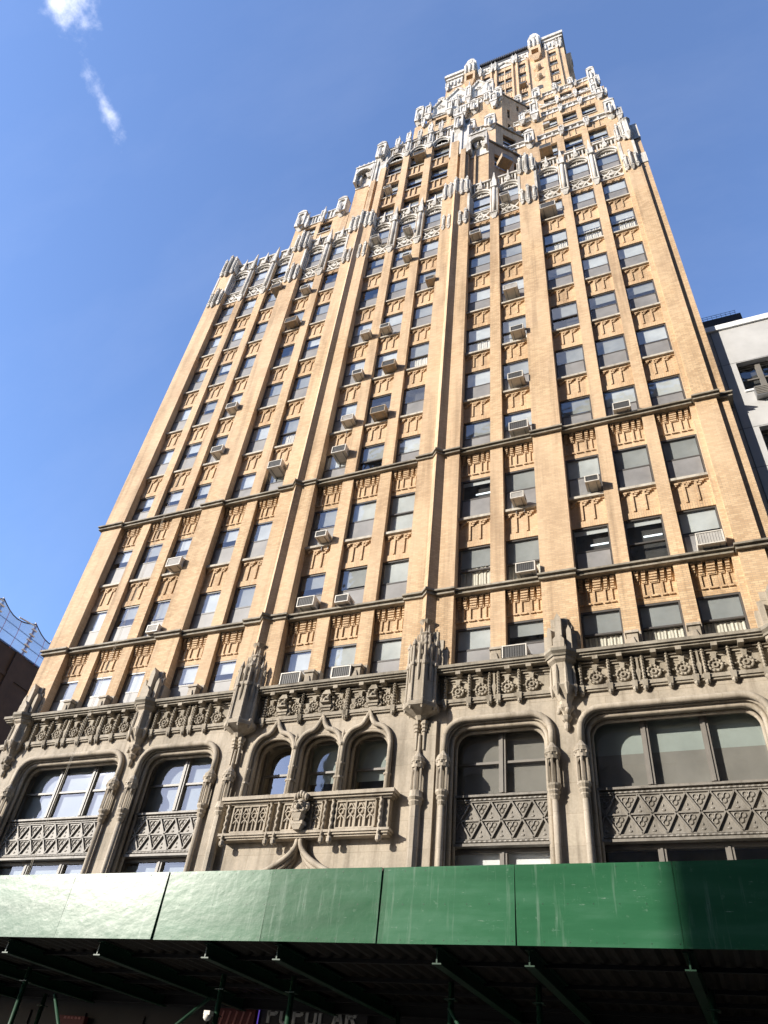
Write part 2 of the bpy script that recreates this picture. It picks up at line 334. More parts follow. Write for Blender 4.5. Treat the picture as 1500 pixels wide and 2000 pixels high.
# --- spandrels with their brick ornament: local coordinates, x from the left jamb, z from the window head below
def tee_spandrel(h):
    """plain panel with two thin ribs and three small stepped brackets under the sill"""
    sp = MB(); sp.box(0, W, 0, .38, 0, h); z0, z1 = .28, h
    for k in (0, 1):
        x = .42 + k * .40
        sp.box(x - .03, x + .035, -.05, .02, z0 + .03, z1 - .1); sp.box(x - .03, x + .1, -.055, .02, z1 - .15, z1 - .09)
    for k in (0, 1, 2):
        x = .1 + k * .41
        sp.box(x + .04, x + .17, -.085, .02, z1 - .17, z1 - .1); sp.box(x - .0, x + .1, -.065, .02, z1 - .235, z1 - .17); sp.box(x - .06, x + .05, -.045, .02, z1 - .3, z1 - .235)
    sp.box(-.0, W, -.06, .02, z1 - .09, z1)
    return sp.mesh('brick_spandrel', BRICK)
def corbel_spandrel(h):
    """brick corbel table: five stacks stepping outward, each on a thin rib with a foot"""
    sp = MB(); sp.box(0, W, 0, .38, 0, h); z0, z1 = .12, h - .02
    for (dx, wd) in ((.06, .13), (.28, .13), (.51, .26), (.85, .13), (1.06, .13)):
        for r_ in range(5):
            z = z1 - .09 * (r_ + 1); sp.box(dx - .004 * r_, dx + wd - .012 * r_, -.15 + .02 * r_, .02, z + .02, z + .078)
        sp.box(dx, dx + wd, -.045, .02, z1 - .46, z1)
        sp.box(dx - .05, dx + .02, -.05, .02, z0 + .14, z1 - .46); sp.box(dx - .05, dx + wd * .7, -.06, .02, z0 + .1, z0 + .16)
    return sp.mesh('corbelled_spandrel', BRICK)
_sm = {}
b = MB(); b.box(0, W, -.035, .05, 0, .26); LINT = b.mesh('lintel_course', SOLDIER)
for c in COLS:
    for n in range(1, 10):
        z0, z1 = head(n), sill(n + 1) if n < 9 else 42.1
        h = round(z1 - z0 - (.2 if n in (1, 3) else .1), 3)
        key = (h, n in (1, 3))
        if key not in _sm: _sm[key] = (corbel_spandrel if n in (1, 3) else tee_spandrel)(h)
        o = link('corbelled_spandrel' if n in (1, 3) else 'brick_spandrel', _sm[key], tower, tuple(Vector((XLf[c], Y0, z0)) - TL))
        if n not in (1, 3): link('lintel_course', LINT, o)
# --- string courses
def band_segments():
    seg = [(-15.08, -13.62, MY, .003)]
    xs = []
    for gi, gp in enumerate(groups):
        seg.append((XLf[gp[0]] - .12, XR[gp[-1]] + .12, PY, 0.0))
        if gi < 4: x0, x1 = major[gi]; seg.append((x0 + .02 - .1, x1 - .02 + .1, MY, .003))
    seg.append((12.55, 13.52, MY, .003)); seg.append((13.3, 13.95, -.17, -.003))
    return seg
for zt in (15.17, 22.27):
    b = MB()
    for (x0, x1, y, dz) in band_segments():
        b.box(x0, x1, y - .2, .5, zt - .07 + dz, zt + dz); b.box(x0 + .04, x1 - .04, y - .1, .5, zt - .14 + dz, zt - .07 + dz); b.box(x0 + .03, x1 - .03, y - .13, .5, zt - .2 + dz, zt - .14 + dz)
    for rx in RIBS: b.lathe(rx, MY, [(zt - .2, .36), (zt - .14, .36), (zt - .139, .33), (zt - .07, .33), (zt - .069, .44), (zt + .006, .44)], 4, 0, 0)
    part('string_course', b, BAND, tower)
# --- windows: a frame with glass, blind, screen and sill under it
_wm = {}
def wmesh(key, fn):
    if key not in _wm: _wm[key] = fn()
    return _wm[key]
def win_frame(h):
    b = MB(); q = .06
    b.box(0, q, .1, .42, 0, h); b.box(W - q, W, .1, .42, 0, h); b.box(q, W - q, .1, .42, h - .07, h); b.box(q, W - q, .1, .42, 0, .06)
    b.box(q, W - q, .105, .2, h * .49 - .03, h * .49 + .03); b.box(q, W - q, .36, .38, .06, h - .07, 1)
    return b.mesh('window', [FRAME, ROOM])
def win_glass(h):
    b = MB(); q = .06
    b.add([(q, .13, h * .49), (W - q, .13, h * .49), (W - q, .13, h - .07), (q, .13, h - .07)], [(0, 1, 2, 3)])
    b.add([(q, .17, .06), (W - q, .17, .06), (W - q, .17, h * .49), (q, .17, h * .49)], [(0, 1, 2, 3)])
    return b.mesh('glass', GLASS)
def win_screen(h):
    b = MB(); b.box(.08, W - .08, .118, .126, .07, h * .49 - .035); return b.mesh('insect_screen', SCREEN)
def win_blind(h, drop, m, nm='blind'):
    b = MB(); b.box(.07, W - .07, .19, .2, h - .07 - drop * (h - .13), h - .075); return b.mesh(nm, m)
def win_curtain(h, lo, hi):
    b = MB(); n = 26; vs = []
    for z in (lo, hi):
        for i in range(n + 1): vs.append((.07 + (W - .14) * i / n, .235 + .016 * math.sin(i * 1.7) + .008 * math.sin(i * .9), z))
    b.add(vs, [(i, i + 1, n + 2 + i, n + 1 + i) for i in range(n)], 0, True); return b.mesh('curtain', CURTAIN)
def win_sill():
    b = MB(); b.box(-.02, W + .0, -.07, .12, -.11, 0); return b.mesh('sill', SILL)
def stuff_add(me, loc, mats):
    """collect a small window into the one mesh of the upper windows"""
    o = len(UP.v); UP.v += [(v.co.x + loc[0], v.co.y + loc[1], v.co.z + loc[2]) for v in me.vertices]
    for p in me.polygons: UP.f.append([o + i for i in p.vertices]); UP.m.append(UPM.index(mats[p.material_index])); UP.s.append(False)
UP = MB(); UPM = [FRAME, ROOM, GLASS, SCREEN, BLIND, BLIND2, CURTAIN, SILL]
special = {('E1', 1): 'ws', ('E2', 1): 'ws', ('E3', 1): 'ws', ('E1', 2): 'lamp', ('E2', 2): 'lamp', ('D1', 3): 'lamp', ('E2', 3): 'shade', ('E3', 3): 'shade', ('E1', 8): 'curt', ('E2', 8): 'curt', ('E3', 8): 'curt', ('D1', 6): 'curt', ('D2', 6): 'curt', ('C3', 6): 'curt', ('C2', 6): 'curt', ('D2', 2): 'curt', ('D1', 2): 'curt',
           ('A3', 2): 'open', ('C3', 3): 'full', ('C2', 3): 'full', ('C3', 1): 'full', ('D1', 1): 'full', ('B2', 5): 'curt'}
rw = random.Random(11)
nwin = 0
def add_window(c, n, x, y, z, h, as_part, sillq):
    r_ = rw.random(); kind = special.get((c, n))
    items = [('window', wmesh(('f', h), lambda: win_frame(h)), [FRAME, ROOM]), ('glass', wmesh(('g', h), lambda: win_glass(h)), [GLASS])]
    drop = rw.choice([.3, .42, .5, .5, .5, .52, .7]); m = BLIND if rw.random() < .62 else BLIND2
    if kind == 'lamp': drop = .1; m = BLIND
    if kind == 'full': drop = .97; m = BLIND
    if kind == 'ws': drop = .52; m = BLIND2
    if kind == 'shade': drop = .5; m = BLIND2
    if kind is not None or r_ < .92: items.append(('blind', wmesh(('b', h, drop, m.name), lambda: win_blind(h, drop, m)), [m]))
    if kind in ('ws',): items.append(('curtain', wmesh(('c', h), lambda: win_curtain(h, .06, h * .47)), [CURTAIN]))
    if kind == 'curt': items.append(('curtain', wmesh(('c2', h), lambda: win_curtain(h, .06, h * .9)), [CURTAIN]))
    if kind not in ('ws', 'curt') and rw.random() < .95: items.append(('insect_screen', wmesh(('s', h), lambda: win_screen(h)), [SCREEN]))
    if sillq: items.append(('sill', wmesh(('k',), win_sill), [SILL]))
    if as_part:
        f = link('window', items[0][1], tower, tuple(Vector((x, y, z)) - TL))
        for nm, me, _ in items[1:]: link(nm, me, f)
        if kind == 'lamp':
            k = MB(); k.box(.55, 1.15, .32, .35, h * .68, h * .68 + .05); sub('fluorescent_lamp', k, LAMP, f)
    else:
        for _, me, ms in items: stuff_add(me, (x, y, z), ms)
for n in range(1, 11):
    for c in COLS:
        h = round(head(n) - sill(n), 3)
        add_window(c, n, XLf[c], Y0 - .09, sill(n), h, n <= 7 or (n == 8 and c not in ('A1', 'A2', 'A3', 'B1')), n not in (1, 2, 4, 10))

# ------------------------------------------------------------------ terracotta belt round the tenth floor
PN = -0.32
def lattice(x0, x1, z0, z1, y):
    b = MB(); b.box(x0, x1, y + .12, .48, z0, z1)
    b.box(x0, x1, y - .04, .3, z0, z0 + .1); b.box(x0, x1, y, .3, z1 - .12, z1 - .03); b.box(x0, x1, y - .06, .3, z1 - .03, z1 + .05)
    a, c = z0 + .1, z1 - .12; m_ = (x0 + x1) / 2; zc = (a + c) / 2
    for (p, q) in (((x0, a), (m_, c)), ((m_, a), (x1, c)), ((x0, c), (m_, a)), ((m_, c), (x1, a))): b.bar(*p, *q, .075, y + .01, y + .14)
    b.disc(m_, zc, [(y + .12, .17), (y - .02, .15), (y - .03, .05)], 8)
    for xx in (x0 + .3, x1 - .3): b.bar(xx - .17, zc - .2, xx + .17, zc + .2, .085, y + .0, y + .13)
    return part('lattice_panel', b, TERRA, tower)
def arch_head(x0, x1, zh, y, rise=.62, ztop=47.15, name='window_arch'):
    """segmental arch over a window: hood, carved tympanum, pierced parapet and crocket"""
    b = MB(); xm = (x0 + x1) / 2; a = (x1 - x0) / 2 + .04; n = 14
    b.box(x0, x1, y + .06, .5, zh, zh + .1)
    pts = [(xm - a * math.cos(math.pi * i / n), zh + rise * math.sin(math.pi * i / n) + .02) for i in range(n + 1)]
    b.poly([(x0, zh + .1)] + [p for p in pts if p[1] > zh + .1] + [(x1, zh + .1)], y + .16, .5)
    b.tube([(px, y - .02, pz + .05) for px, pz in pts], .075, 6); b.tube([(xm + (px - xm) * .88, y + .06, zh + (pz - zh) * .86) for px, pz in pts], .045, 6)
    for k in (-.28, -.14, 0, .14, .28): b.ball(xm + k, y + .14, zh + .24 + (.1 if k == 0 else 0), .085, .07, .1 if k else .13, 6)
    # wall above the arch, cut to the curve, then the pierced parapet
    zb = zh + rise + .16
    for i in range(n):
        (ax, az), (bx_, bz) = pts[i], pts[i + 1]; b.poly([(ax, az), (bx_, bz), (bx_, zb), (ax, zb)], y + .07, .5)
    for k in range(7):
        px = x0 + (x1 - x0) * k / 6; b.box(px - .045, px + .045, y + .02, y + .2, zb, ztop - .16)
    b.box(x0, x1, y + .12, y + .16, zb, zb + .18)
    b.box(x0 - .02, x1 + .02, y - .06, y + .3, ztop - .16, ztop)
    b.taper(xm, y - .06, zb - .05, zb + .22, .09, .09, .16, .14); b.taper(xm, y - .08, zb + .22, zb + .5, .16, .13, .07, .07); b.taper(xm, y - .06, zb + .5, ztop + .42, .09, .08, .02, .02)
    for s_ in (-1, 1): b.ball(xm + s_ * .17, y - .08, zb + .26, .09, .09, .1, 6)
    return part(name, b, TERRA, tower)
def shaft_pinnacle(x0, x1, y, zb, zc, zt):
    """half-octagonal shaft on a minor pier: bracket, shaft, gabled cap"""
    b = MB(); xm = (x0 + x1) / 2; a = (x1 - x0) / 2
    b.taper(xm, y + .06, zb, zb + .45, a * .35, .06, a * .95, .17); b.box(x0 + .02, x1 - .02, y - .14, .4, zb + .45, zb + .55)
    b.box(x0 + .05, x1 - .05, y + .06, .4, zb + .55, zc); b.lathe(xm, y + .05, [(zb + .55, a * .5), (zc - .3, a * .5)], 8, 0, None, True)
    for s_ in (-1, 1): b.lathe(xm + s_ * a * .78, y + .06, [(zb + .6, .05), (zc - .2, .05)], 6)
    b.box(xm - a * .8, xm + a * .8, y - .12, .3, zc - .42, zc - .3); b.taper(xm, y + .1, zc - .3, zc + .5, a * .72, .18, a * .6, .16); b.taper(xm, y + .08, zc + .5, zt, a * .5, .13, .02, .02)
    for s_ in (-1, 1): b.lathe(xm + s_ * a * .6, y - .06, [(zc - .3, .06), (zc + .2, .05), (zc + .4, .01)], 5)
    return part('pinnacle', b, TERRA, tower)
def pier_cluster(x0, x1, y, zb, zt, fins=3, name='terracotta_pier_cluster', upper=False):
    """stepped plate across a broad pier carrying thin fins with gabled tops and pendant feet"""
    b = MB(); wd = (x1 - x0) / fins; m_ = (x0 + x1) / 2; h = zt - zb
    if upper:
        b.box(x0, x1, y + .06, .3, zb + .45, zt - .75); b.box(x0 + wd * .3, x1 - wd * .3, y + .03, .3, zt - .75, zt - .4); b.box(m_ - wd * .5, m_ + wd * .5, y, .3, zt - .4, zt - .1)
    else: b.box(x0, x1, y + .09, .3, zb + .3, zt - .9); b.box(x0 + wd * .25, x1 - wd * .25, y + .08, .3, zt - .9, zt - .6)
    for k in range(fins):
        xm = x0 + wd * (k + .5); mid = fins // 2 == k; out = .13 if mid else .07; top = zt + (.1 if mid else -.25 - .1 * (k % 2)); foot = zb + (0 if mid else .18)
        f_ = wd * (.2 if upper else .23)
        b.taper(xm, y + .02, foot, foot + .28, .03, .04, f_ + .03, out); b.box(xm - f_ - .03, xm + f_ + .03, y - out, y + .1, foot + .28, foot + .36)
        b.box(xm - f_, xm + f_, y - out + .02, y + .1, foot + .36, top - .35); b.box(xm - f_ * .4, xm + f_ * .4, y - out - .01, y, foot + .5, top - .55)
        b.box(xm - f_ - .02, xm + f_ + .02, y - out, y + .1, top - .35, top - .28); b.taper(xm, y - out * .4, top - .28, top, f_, out * .7, .015, .015)
        for s_ in (-1, 1): b.box(xm + s_ * wd * .42 - .02, xm + s_ * wd * .42 + .02, y + .02, y + .12, foot + .45, top - .6)
    return part(name, b, TERRA, tower)
for c in COLS:
    x0, x1 = XLf[c], XR[c]
    lattice(x0, x1, 42.0, 43.2, -.08); arch_head(x0, x1, 45.26, -.08)
for (x0, x1) in minor: shaft_pinnacle(x0, x1, PY - .04, 41.6, 45.9, 47.75)
big = [(-14.9, -13.71)] + major + [(12.5, 13.36)]
for i, (x0, x1) in enumerate(big):
    pier_cluster(x0 + .03, x1 - .03, MY - .06, 41.6, 43.9, 5 if x1 - x0 > 1.5 else 3)
    pier_cluster(x0 - .02, x1 + .02, MY - .1, 45.5, 48.2, 5 if x1 - x0 > 1.5 else 3, upper=True)
    b = MB(); b.box(x0 - .008, x1 + .008, MY + .05, .5, 46.2, 47.25); b.box(x0 - .01, x0 + .13, MY - .03, .3, 43.2, 45.6); b.box(x1 - .13, x1 + .01, MY - .03, .3, 43.2, 45.6)
    for q in (0, 1): b.box(x1 + .02 + .06 * q, x1 + .07 + .06 * q, -.2 + .09 * q, .06, 43.25, 45.3) if i < 5 else 0
    part('terracotta_quoin', b, TERRA, tower)
b = MB(); b.box(13.345, 13.78, -.24, .6, 42.4, 43.6); part('terracotta_quoin', b, TERRA, tower); b = MB(); b.box(13.345, 13.79, -.26, .6, 45.6, 47.6); part('terracotta_quoin', b, TERRA, tower); b = MB(); b.lathe(13.2, -.5, [(45.3, .05), (45.8, .28), (46, .2), (47.6, .2), (47.7, .3), (47.9, .05)], 8); part('corner_turret', b, TERRA, tower)

# ------------------------------------------------------------------ upper masses: stepped blocks
def grid_wall(x0, x1, yf, z0, z1, wins, rec=.28, back=14, name='brick_setback'):
    """brick block whose front is built round its window openings: wins = [(xl, xr, zsill, zhead)]"""
    b = MB(); b.box(x0, x1, yf + rec + .3, yf + back, z0, z1)
    xs = sorted(set((a, c) for a, c, _, _ in wins)); e = x0
    for (a, c) in xs:
        b.box(e, a, yf, yf + rec + .3, z0, z1); e = c
        zz = z0
        for (_, _, s_, h_) in sorted((q for q in wins if q[0] == a), key=lambda q: q[2]):
            b.box(a, c, yf + .04, yf + rec + .3, zz, s_); zz = h_
        b.box(a, c, yf + .04, yf + rec + .3, zz, z1)
    b.box(e, x1, yf, yf + rec + .3, z0, z1)
    part(name, b, BRICK, tower)
def up_window(xl, xr, y, s_, h_, drop=None):
    """a window of the upper floors, gathered with the others up there"""
    o = MB(); w_ = xr - xl; h = h_ - s_; q = .06
    ys = y + .16
    o.box(xl, xl + q, ys, ys + .12, s_, h_); o.box(xr - q, xr, ys, ys + .12, s_, h_); o.box(xl + q, xr - q, ys, ys + .12, h_ - q, h_); o.box(xl + q, xr - q, ys, ys + .12, s_, s_ + q)
    o.box(xl + q, xr - q, ys - .01, ys + .1, s_ + h * .48, s_ + h * .48 + .06)
    o.box(xl + .03, xr - .03, y + .5, y + .52, s_ + .02, h_ - .02, 1)
    o.add([(xl + q, ys + .06, s_ + q), (xr - q, ys + .06, s_ + q), (xr - q, ys + .06, h_ - q), (xl + q, ys + .06, h_ - q)], [(0, 1, 2, 3)], 2)
    d = rw.choice([.2, .35, .5, .5, .8]) if drop is None else drop
    o.box(xl + q, xr - q, ys + .15, ys + .16, h_ - q - d * (h - .14), h_ - q, 4 if rw.random() < .7 else 5)
    o.box(xl - .03, xr + .03, y - .06, y + .2, s_ - .1, s_, 7)
    k = len(UP.v); UP.v += o.v; UP.f += [[k + i for i in f] for f in o.f]; UP.m += o.m; UP.s += o.s
def parapet(x0, x1, y, z0, z1, step=.45, name='pierced_parapet'):
    b = MB(); b.box(x0, x1, y - .06, y + .3, z0, z0 + .12); b.box(x0, x1, y + .06, y + .26, z0 + .12, z1 - .12); b.box(x0 - .03, x1 + .03, y - .1, y + .3, z1 - .12, z1)
    n = max(2, int((x1 - x0) / step))
    for k in range(n + 1):
        px = x0 + (x1 - x0) * k / n; b.box(max(x0, px - .07), min(x1, px + .07), y - .03, y + .1, z0 + .12, z1 - .12)
    return part(name, b, TERRA, tower)
def pinn(x, y, z0, z1, a=.3, name='pinnacle'):
    """canopied post: pendant foot, niche, gabled cap, finial"""
    b = MB(); h = z1 - z0
    b.taper(x, y - .02, z0, z0 + h * .16, a * .3, a * .3, a * .85, a * .8); b.box(x - a, x + a, y - a, y + a * .8, z0 + h * .16, z0 + h * .24)
    b.lathe(x, y, [(z0 + h * .24, a * .8), (z0 + h * .6, a * .75)], 8); 
    for s_ in (-1, 1): b.box(x + s_ * a * .75 - .05, x + s_ * a * .75 + .05, y - a * .95, y - a * .5, z0 + h * .24, z0 + h * .66)
    b.lathe(x, y, [(z0 + h * .6, a * 1.0), (z0 + h * .66, a * 1.0), (z0 + h * .74, a * .55), (z0 + h * .94, a * .14), (z0 + h * .96, a * .24), (z1, .02)], 8)
    return part(name, b, TERRA, tower)
def niche_block(x0, x1, y, z0, z1, d=.4, name='niche_block'):
    """white block with a round-arched niche and a stepped foot"""
    b = MB(); xm = (x0 + x1) / 2; a = (x1 - x0) / 2
    b.taper(xm, y + .05, z0 - .5, z0, a * .25, .1, a * .9, d * .8); b.box(x0, x1, y - d + .14, y + .3, z0, z1 - .35)
    t_ = a * .36
    b.box(x0, x0 + t_, y - d, y - d + .15, z0, z1 - .35); b.box(x1 - t_, x1, y - d, y - d + .15, z0, z1 - .35); b.box(x0 + t_, x1 - t_, y - d, y - d + .15, z0, z0 + .2)
    n = 8; pts = [(xm - (a - t_) * math.cos(math.pi * i / n), z1 - .8 + (a - t_) * math.sin(math.pi * i / n)) for i in range(n + 1)]
    for i in range(n): b.poly([pts[i], pts[i + 1], (pts[i + 1][0], z1 - .34), (pts[i][0], z1 - .34)], y - d, y - d + .15)
    b.poly([(x0 - .05, z1 - .35), (x1 + .05, z1 - .35), (x1 - .1, z1 - .12), (xm, z1 + .1), (x0 + .1, z1 - .12)], y - d - .05, y + .3)
    b.lathe(xm, y - d - .05, [(z0 - .35, .04), (z0 - .1, a * .4), (z0 + .15, a * .34), (z0 + (z1 - z0) * .45, a * .28), (z0 + (z1 - z0) * .6, .02)], 6)
    return part(name, b, TERRA, tower)
def gable(x0, x1, y, zh, zt, name='traceried_gable'):
    """pointed gable over a window with roundels and tracery"""
    b = MB(); xm = (x0 + x1) / 2; zs = zh + (zt - zh) * .62
    b.poly([(x0, zh), (x1, zh), (x1, zs), (xm, zt), (x0, zs)], y + .05, y + .4)
    b.bar(x0, zs, xm, zt, .2, y - .12, y + .1); b.bar(xm, zt, x1, zs, .2, y - .122, y + .1); b.box(x0, x1, y - .08, y + .06, zh, zh + .14)
    n = 12; a = (x1 - x0) / 2 - .1
    b.tube([(xm - a * math.cos(math.pi * i / n), y - .03, zh + .16 + a * .62 * math.sin(math.pi * i / n)) for i in range(n + 1)], .07, 6)
    zc = zh + (zt - zh) * .58; r_ = (x1 - x0) * .13
    for dx, dz in ((0, r_ * .95), (-r_ * .95, -r_ * .55), (r_ * .95, -r_ * .55)): b.ring(xm + dx, zc + dz, r_ * .8, .05, y + .02, 10)
    b.box(x0 + .02, x0 + .16, y - .06, y + .06, zh, zs); b.box(x1 - .16, x1 - .02, y - .06, y + .06, zh, zs)
    for k in range(4): b.ball(x0 + (xm - x0) * (k + .5) / 4, y - .1, zs + (zt - zs) * (k + .5) / 4 + .14, .1, .1, .12, 6); b.ball(x1 - (x1 - xm) * (k + .5) / 4, y - .1, zs + (zt - zs) * (k + .5) / 4 + .14, .1, .1, .12, 6)
    return part(name, b, TERRA, tower)
CW = [(XLf[c], XR[c]) for c in ('C1', 'C2', 'C3')]
EW = [(XLf[c], XR[c]) for c in ('D2', 'E1', 'E2', 'E3')]
# right-hand setbacks above the belt
def setback(y, z0, z1, hd, sl_, drop=None, top=.75):
    wins = [(a, c, sl_, hd) for a, c in EW]; grid_wall(5.2, 13.62, y, z0, z1, wins, back=30)
    for a, c in EW: up_window(a, c, y, sl_, hd, drop)
    for a, c in EW[1:]:
        b = MB(); b.box(a + .02, c - .02, y - .01, y + .06, hd + .04, hd + .2)
        for k in (.33, .67): b.box(a + (c - a) * k - .04, a + (c - a) * k + .04, y - .02, y + .06, hd + .2, z1 - .1)
        part('brick_spandrel', b, BRICK, tower)
setback(2.65, 46.9, 57.25, 55.95, 53.85); setback(7.4, 57, 74.3, 73.1, 71.2); setback(8.35, 74, 79.0, 77.7, 75.8); setback(11, 78, 89.5, 88.45, 86.4)
for (y, zb, zt) in ((2.65, 57.2, 58.0), (7.4, 74.25, 75.15), (11, 89.4, 90.3)):
    for (a, c) in ((5.0, 6.75), (7.65, 9.3), (9.55, 11.1), (11.35, 12.7)): parapet(a, c, y, zb, zt)
    for k, xp in enumerate((9.42, 11.22)): pinn(xp, y - .1, zb - .5, zt + .55, .2)
niche_block(6.75, 7.45, 2.65, 56.9, 58.9); niche_block(12.6, 13.3, 2.65, 57.0, 59.3); pinn(13.45, 2.55, 55.8, 58.2, .22)
pinn(5.9, 7.2, 73.6, 76.5, .3); pinn(7.1, 7.2, 73.4, 79.0, .42); pinn(12.95, 7.3, 73.3, 76.2, .36); pinn(13.45, 7.3, 73.6, 75.6, .2)
niche_block(6.55, 7.45, 11, 89.2, 91.7); niche_block(8.8, 9.3, 11, 89.4, 91.1); niche_block(10.5, 11.05, 11, 89.4, 91.0); niche_block(12.6, 13.4, 11, 88.6, 91.8); niche_block(4.6, 5.4, 11, 89.3, 91.6)
pinn(12.9, 11 - .3, 85.4, 89.4, .36); pinn(13.5, 10.8, 86.5, 90.0, .22); pinn(12.7, 8.2, 76.4, 80.6, .34)
for k, (a, c) in enumerate(EW):     # open tracery with a rosette at the third step
    b = MB(); y = 8.2; z0, z1 = 78.8, 79.9; xm = (a + c) / 2
    b.box(a - .2, c + .2, y, y + .2, z0, z0 + .12); b.ring(xm, (z0 + z1) / 2 + .05, .34, .07, y + .05, 12); b.tube([(a - .2 + (c - a + .4) * i / 10, y + .05, z0 + .2 + .85 * abs(i / 5 - 1) ** 1.6) for i in range(11)], .07, 6); b.bar(a, z0 + .2, c, z0 + .75, .06, y + .02, y + .1); b.bar(a, z0 + .75, c, z0 + .2, .06, y + .025, y + .105)
    part('open_tracery', b, TERRA, tower); pinn(c + .25, y, 78.4, 80.7, .17)
# left-hand setback
LW = [(-13.54, -12.32), (-11.94, -10.72)]
grid_wall(-14.53, -9.2, 4.7, 46.9, 61.75, [(a, c, 59.4, 61.3) for a, c in LW], back=30)
for a, c in LW: up_window(a, c, 4.7, 59.4, 61.3)
parapet(-13.3, -12.0, 4.7, 61.7, 63.2, .3); parapet(-11.5, -10.4, 4.7, 61.7, 63.2, .3); niche_block(-14.5, -13.6, 4.7, 61.7, 64.4); niche_block(-10.4, -9.5, 4.7, 61.7, 64.3); pinn(-11.75, 4.55, 61.2, 64.2, .2); pinn(-13.4, 4.55, 61.3, 64.2, .15)
# middle block flush with the street front, three floors above the belt
TW = [(a, c, head(n) - 2.1, head(n)) for (a, c) in CW for n in (11, 12, 13)]
grid_wall(-4.15, 3.25, 0, 46.9, 57.2, TW, back=26)
b = MB(); b.box(3.25, 4.58, .35, 24, 46.9, 54.6); b.box(-5.7, -4.15, .35, 24, 46.9, 56.2)
for (x0, x1, zt) in ((2.0, 2.55, 55), (2.75, 3.1, 53.2), (-3.5, -3.05, 55), (-4.1, -3.75, 53.4)): b.box(x0, x1, -.22, .3, 46.9, zt)
for (x0, x1) in ((XR['C1'], XLf['C2']), (XR['C2'], XLf['C3'])): b.box(x0 + .02, x1 - .02, -.2, .2, 46.9, 56.0)
for (x0, x1) in ((3.6, 3.72), (-4.6, -4.48)): b.box(x0, x1, .2, .5, 46.9, 53.2)
part('brick_setback', b, BRICK, tower)
for (a, c) in CW:
    for n in (11, 12, 13):
        up_window(a, c, 0, head(n) - 2.1, head(n))
    for n in (11, 12):
        b = MB(); b.box(a + .02, c - .02, -.03, .06, head(n) + .04, head(n) + .26)
        for k in (.3, .6): b.box(a + W * k - .03, a + W * k + .05, -.05, .06, head(n) + .26, head(n + 1) - 2.2)
        part('brick_spandrel', b, BRICK, tower)
    arch_head(a, c, 55.78, -.12, .95, 58.2)
for (x0, x1) in ((XR['C1'], XLf['C2']), (XR['C2'], XLf['C3'])): shaft_pinnacle(x0, x1, -.26, 55.6, 58.4, 59.9)
b = MB(); b.box(1.85, 3.3, -.1, .5, 53.1, 57.6); b.box(3.28, 4.6, .28, .8, 52.4, 54.9)
for x in (1.95, 2.7, 3.2): b.box(x - .07, x + .07, -.2, 0, 52.6, 57.2)
part('terracotta_facing', b, TERRA, tower)
b = MB(); b.box(-4.2, -3.05, -.1, .5, 53.3, 57.6); b.box(-5.72, -4.18, .28, .8, 54.2, 56.3)
for x in (-3.2, -3.9, -4.15): b.box(x - .07, x + .07, -.2, 0, 52.6, 57.2)
part('terracotta_facing', b, TERRA, tower)
niche_block(2.15, 2.85, -.05, 57.0, 59.4); niche_block(-4.1, -3.35, -.05, 57.0, 59.5)
for (x, z) in ((3.75, 54.2), (4.3, 54.0), (-5.4, 55.2), (-4.7, 56.0)): pinn(x, .2, z - .7, z + 1.6, .2)
for (x0, x1, zb) in ((3.3, 4.6, 53.2), (-5.7, -4.2, 54.9)):      # arched canopies over the recesses beside the middle block
    b = MB(); xm = (x0 + x1) / 2; n = 10; r_ = (x1 - x0) / 2 - .14
    pts = [(xm - r_ * math.cos(math.pi * i / n), zb + .6 + r_ * math.sin(math.pi * i / n)) for i in range(n + 1)]
    for p, q in zip(pts, pts[1:]): b.poly([p, q, (q[0], zb + 1.75), (p[0], zb + 1.75)], -.2, .28)
    b.tube([(px, -.22, pz) for px, pz in pts], .07, 6)
    for xx in (x0 + .07, x1 - .07): b.box(xx - .08, xx + .08, -.22, .28, zb - .5, zb + 1.75)
    b.box(x0 - .02, x1 + .02, -.28, .4, zb + 1.75, zb + 1.9)
    for k in range(4): b.taper(x0 + (x1 - x0) * (k + .5) / 4, -.15, zb + 1.9, zb + 2.4, .1, .1, .02, .02)
    part('arched_canopy', b, TERRA, tower)
for k, x in enumerate((-1.52, .25, 1.1, -2.4, -.6)): pinn(x, -.25, 57.6 if k > 1 else 57.9, 60.0 if k > 1 else 60.4, .17)
parapet(-4.1, 3.2, .1, 58.0, 59.0, .4)
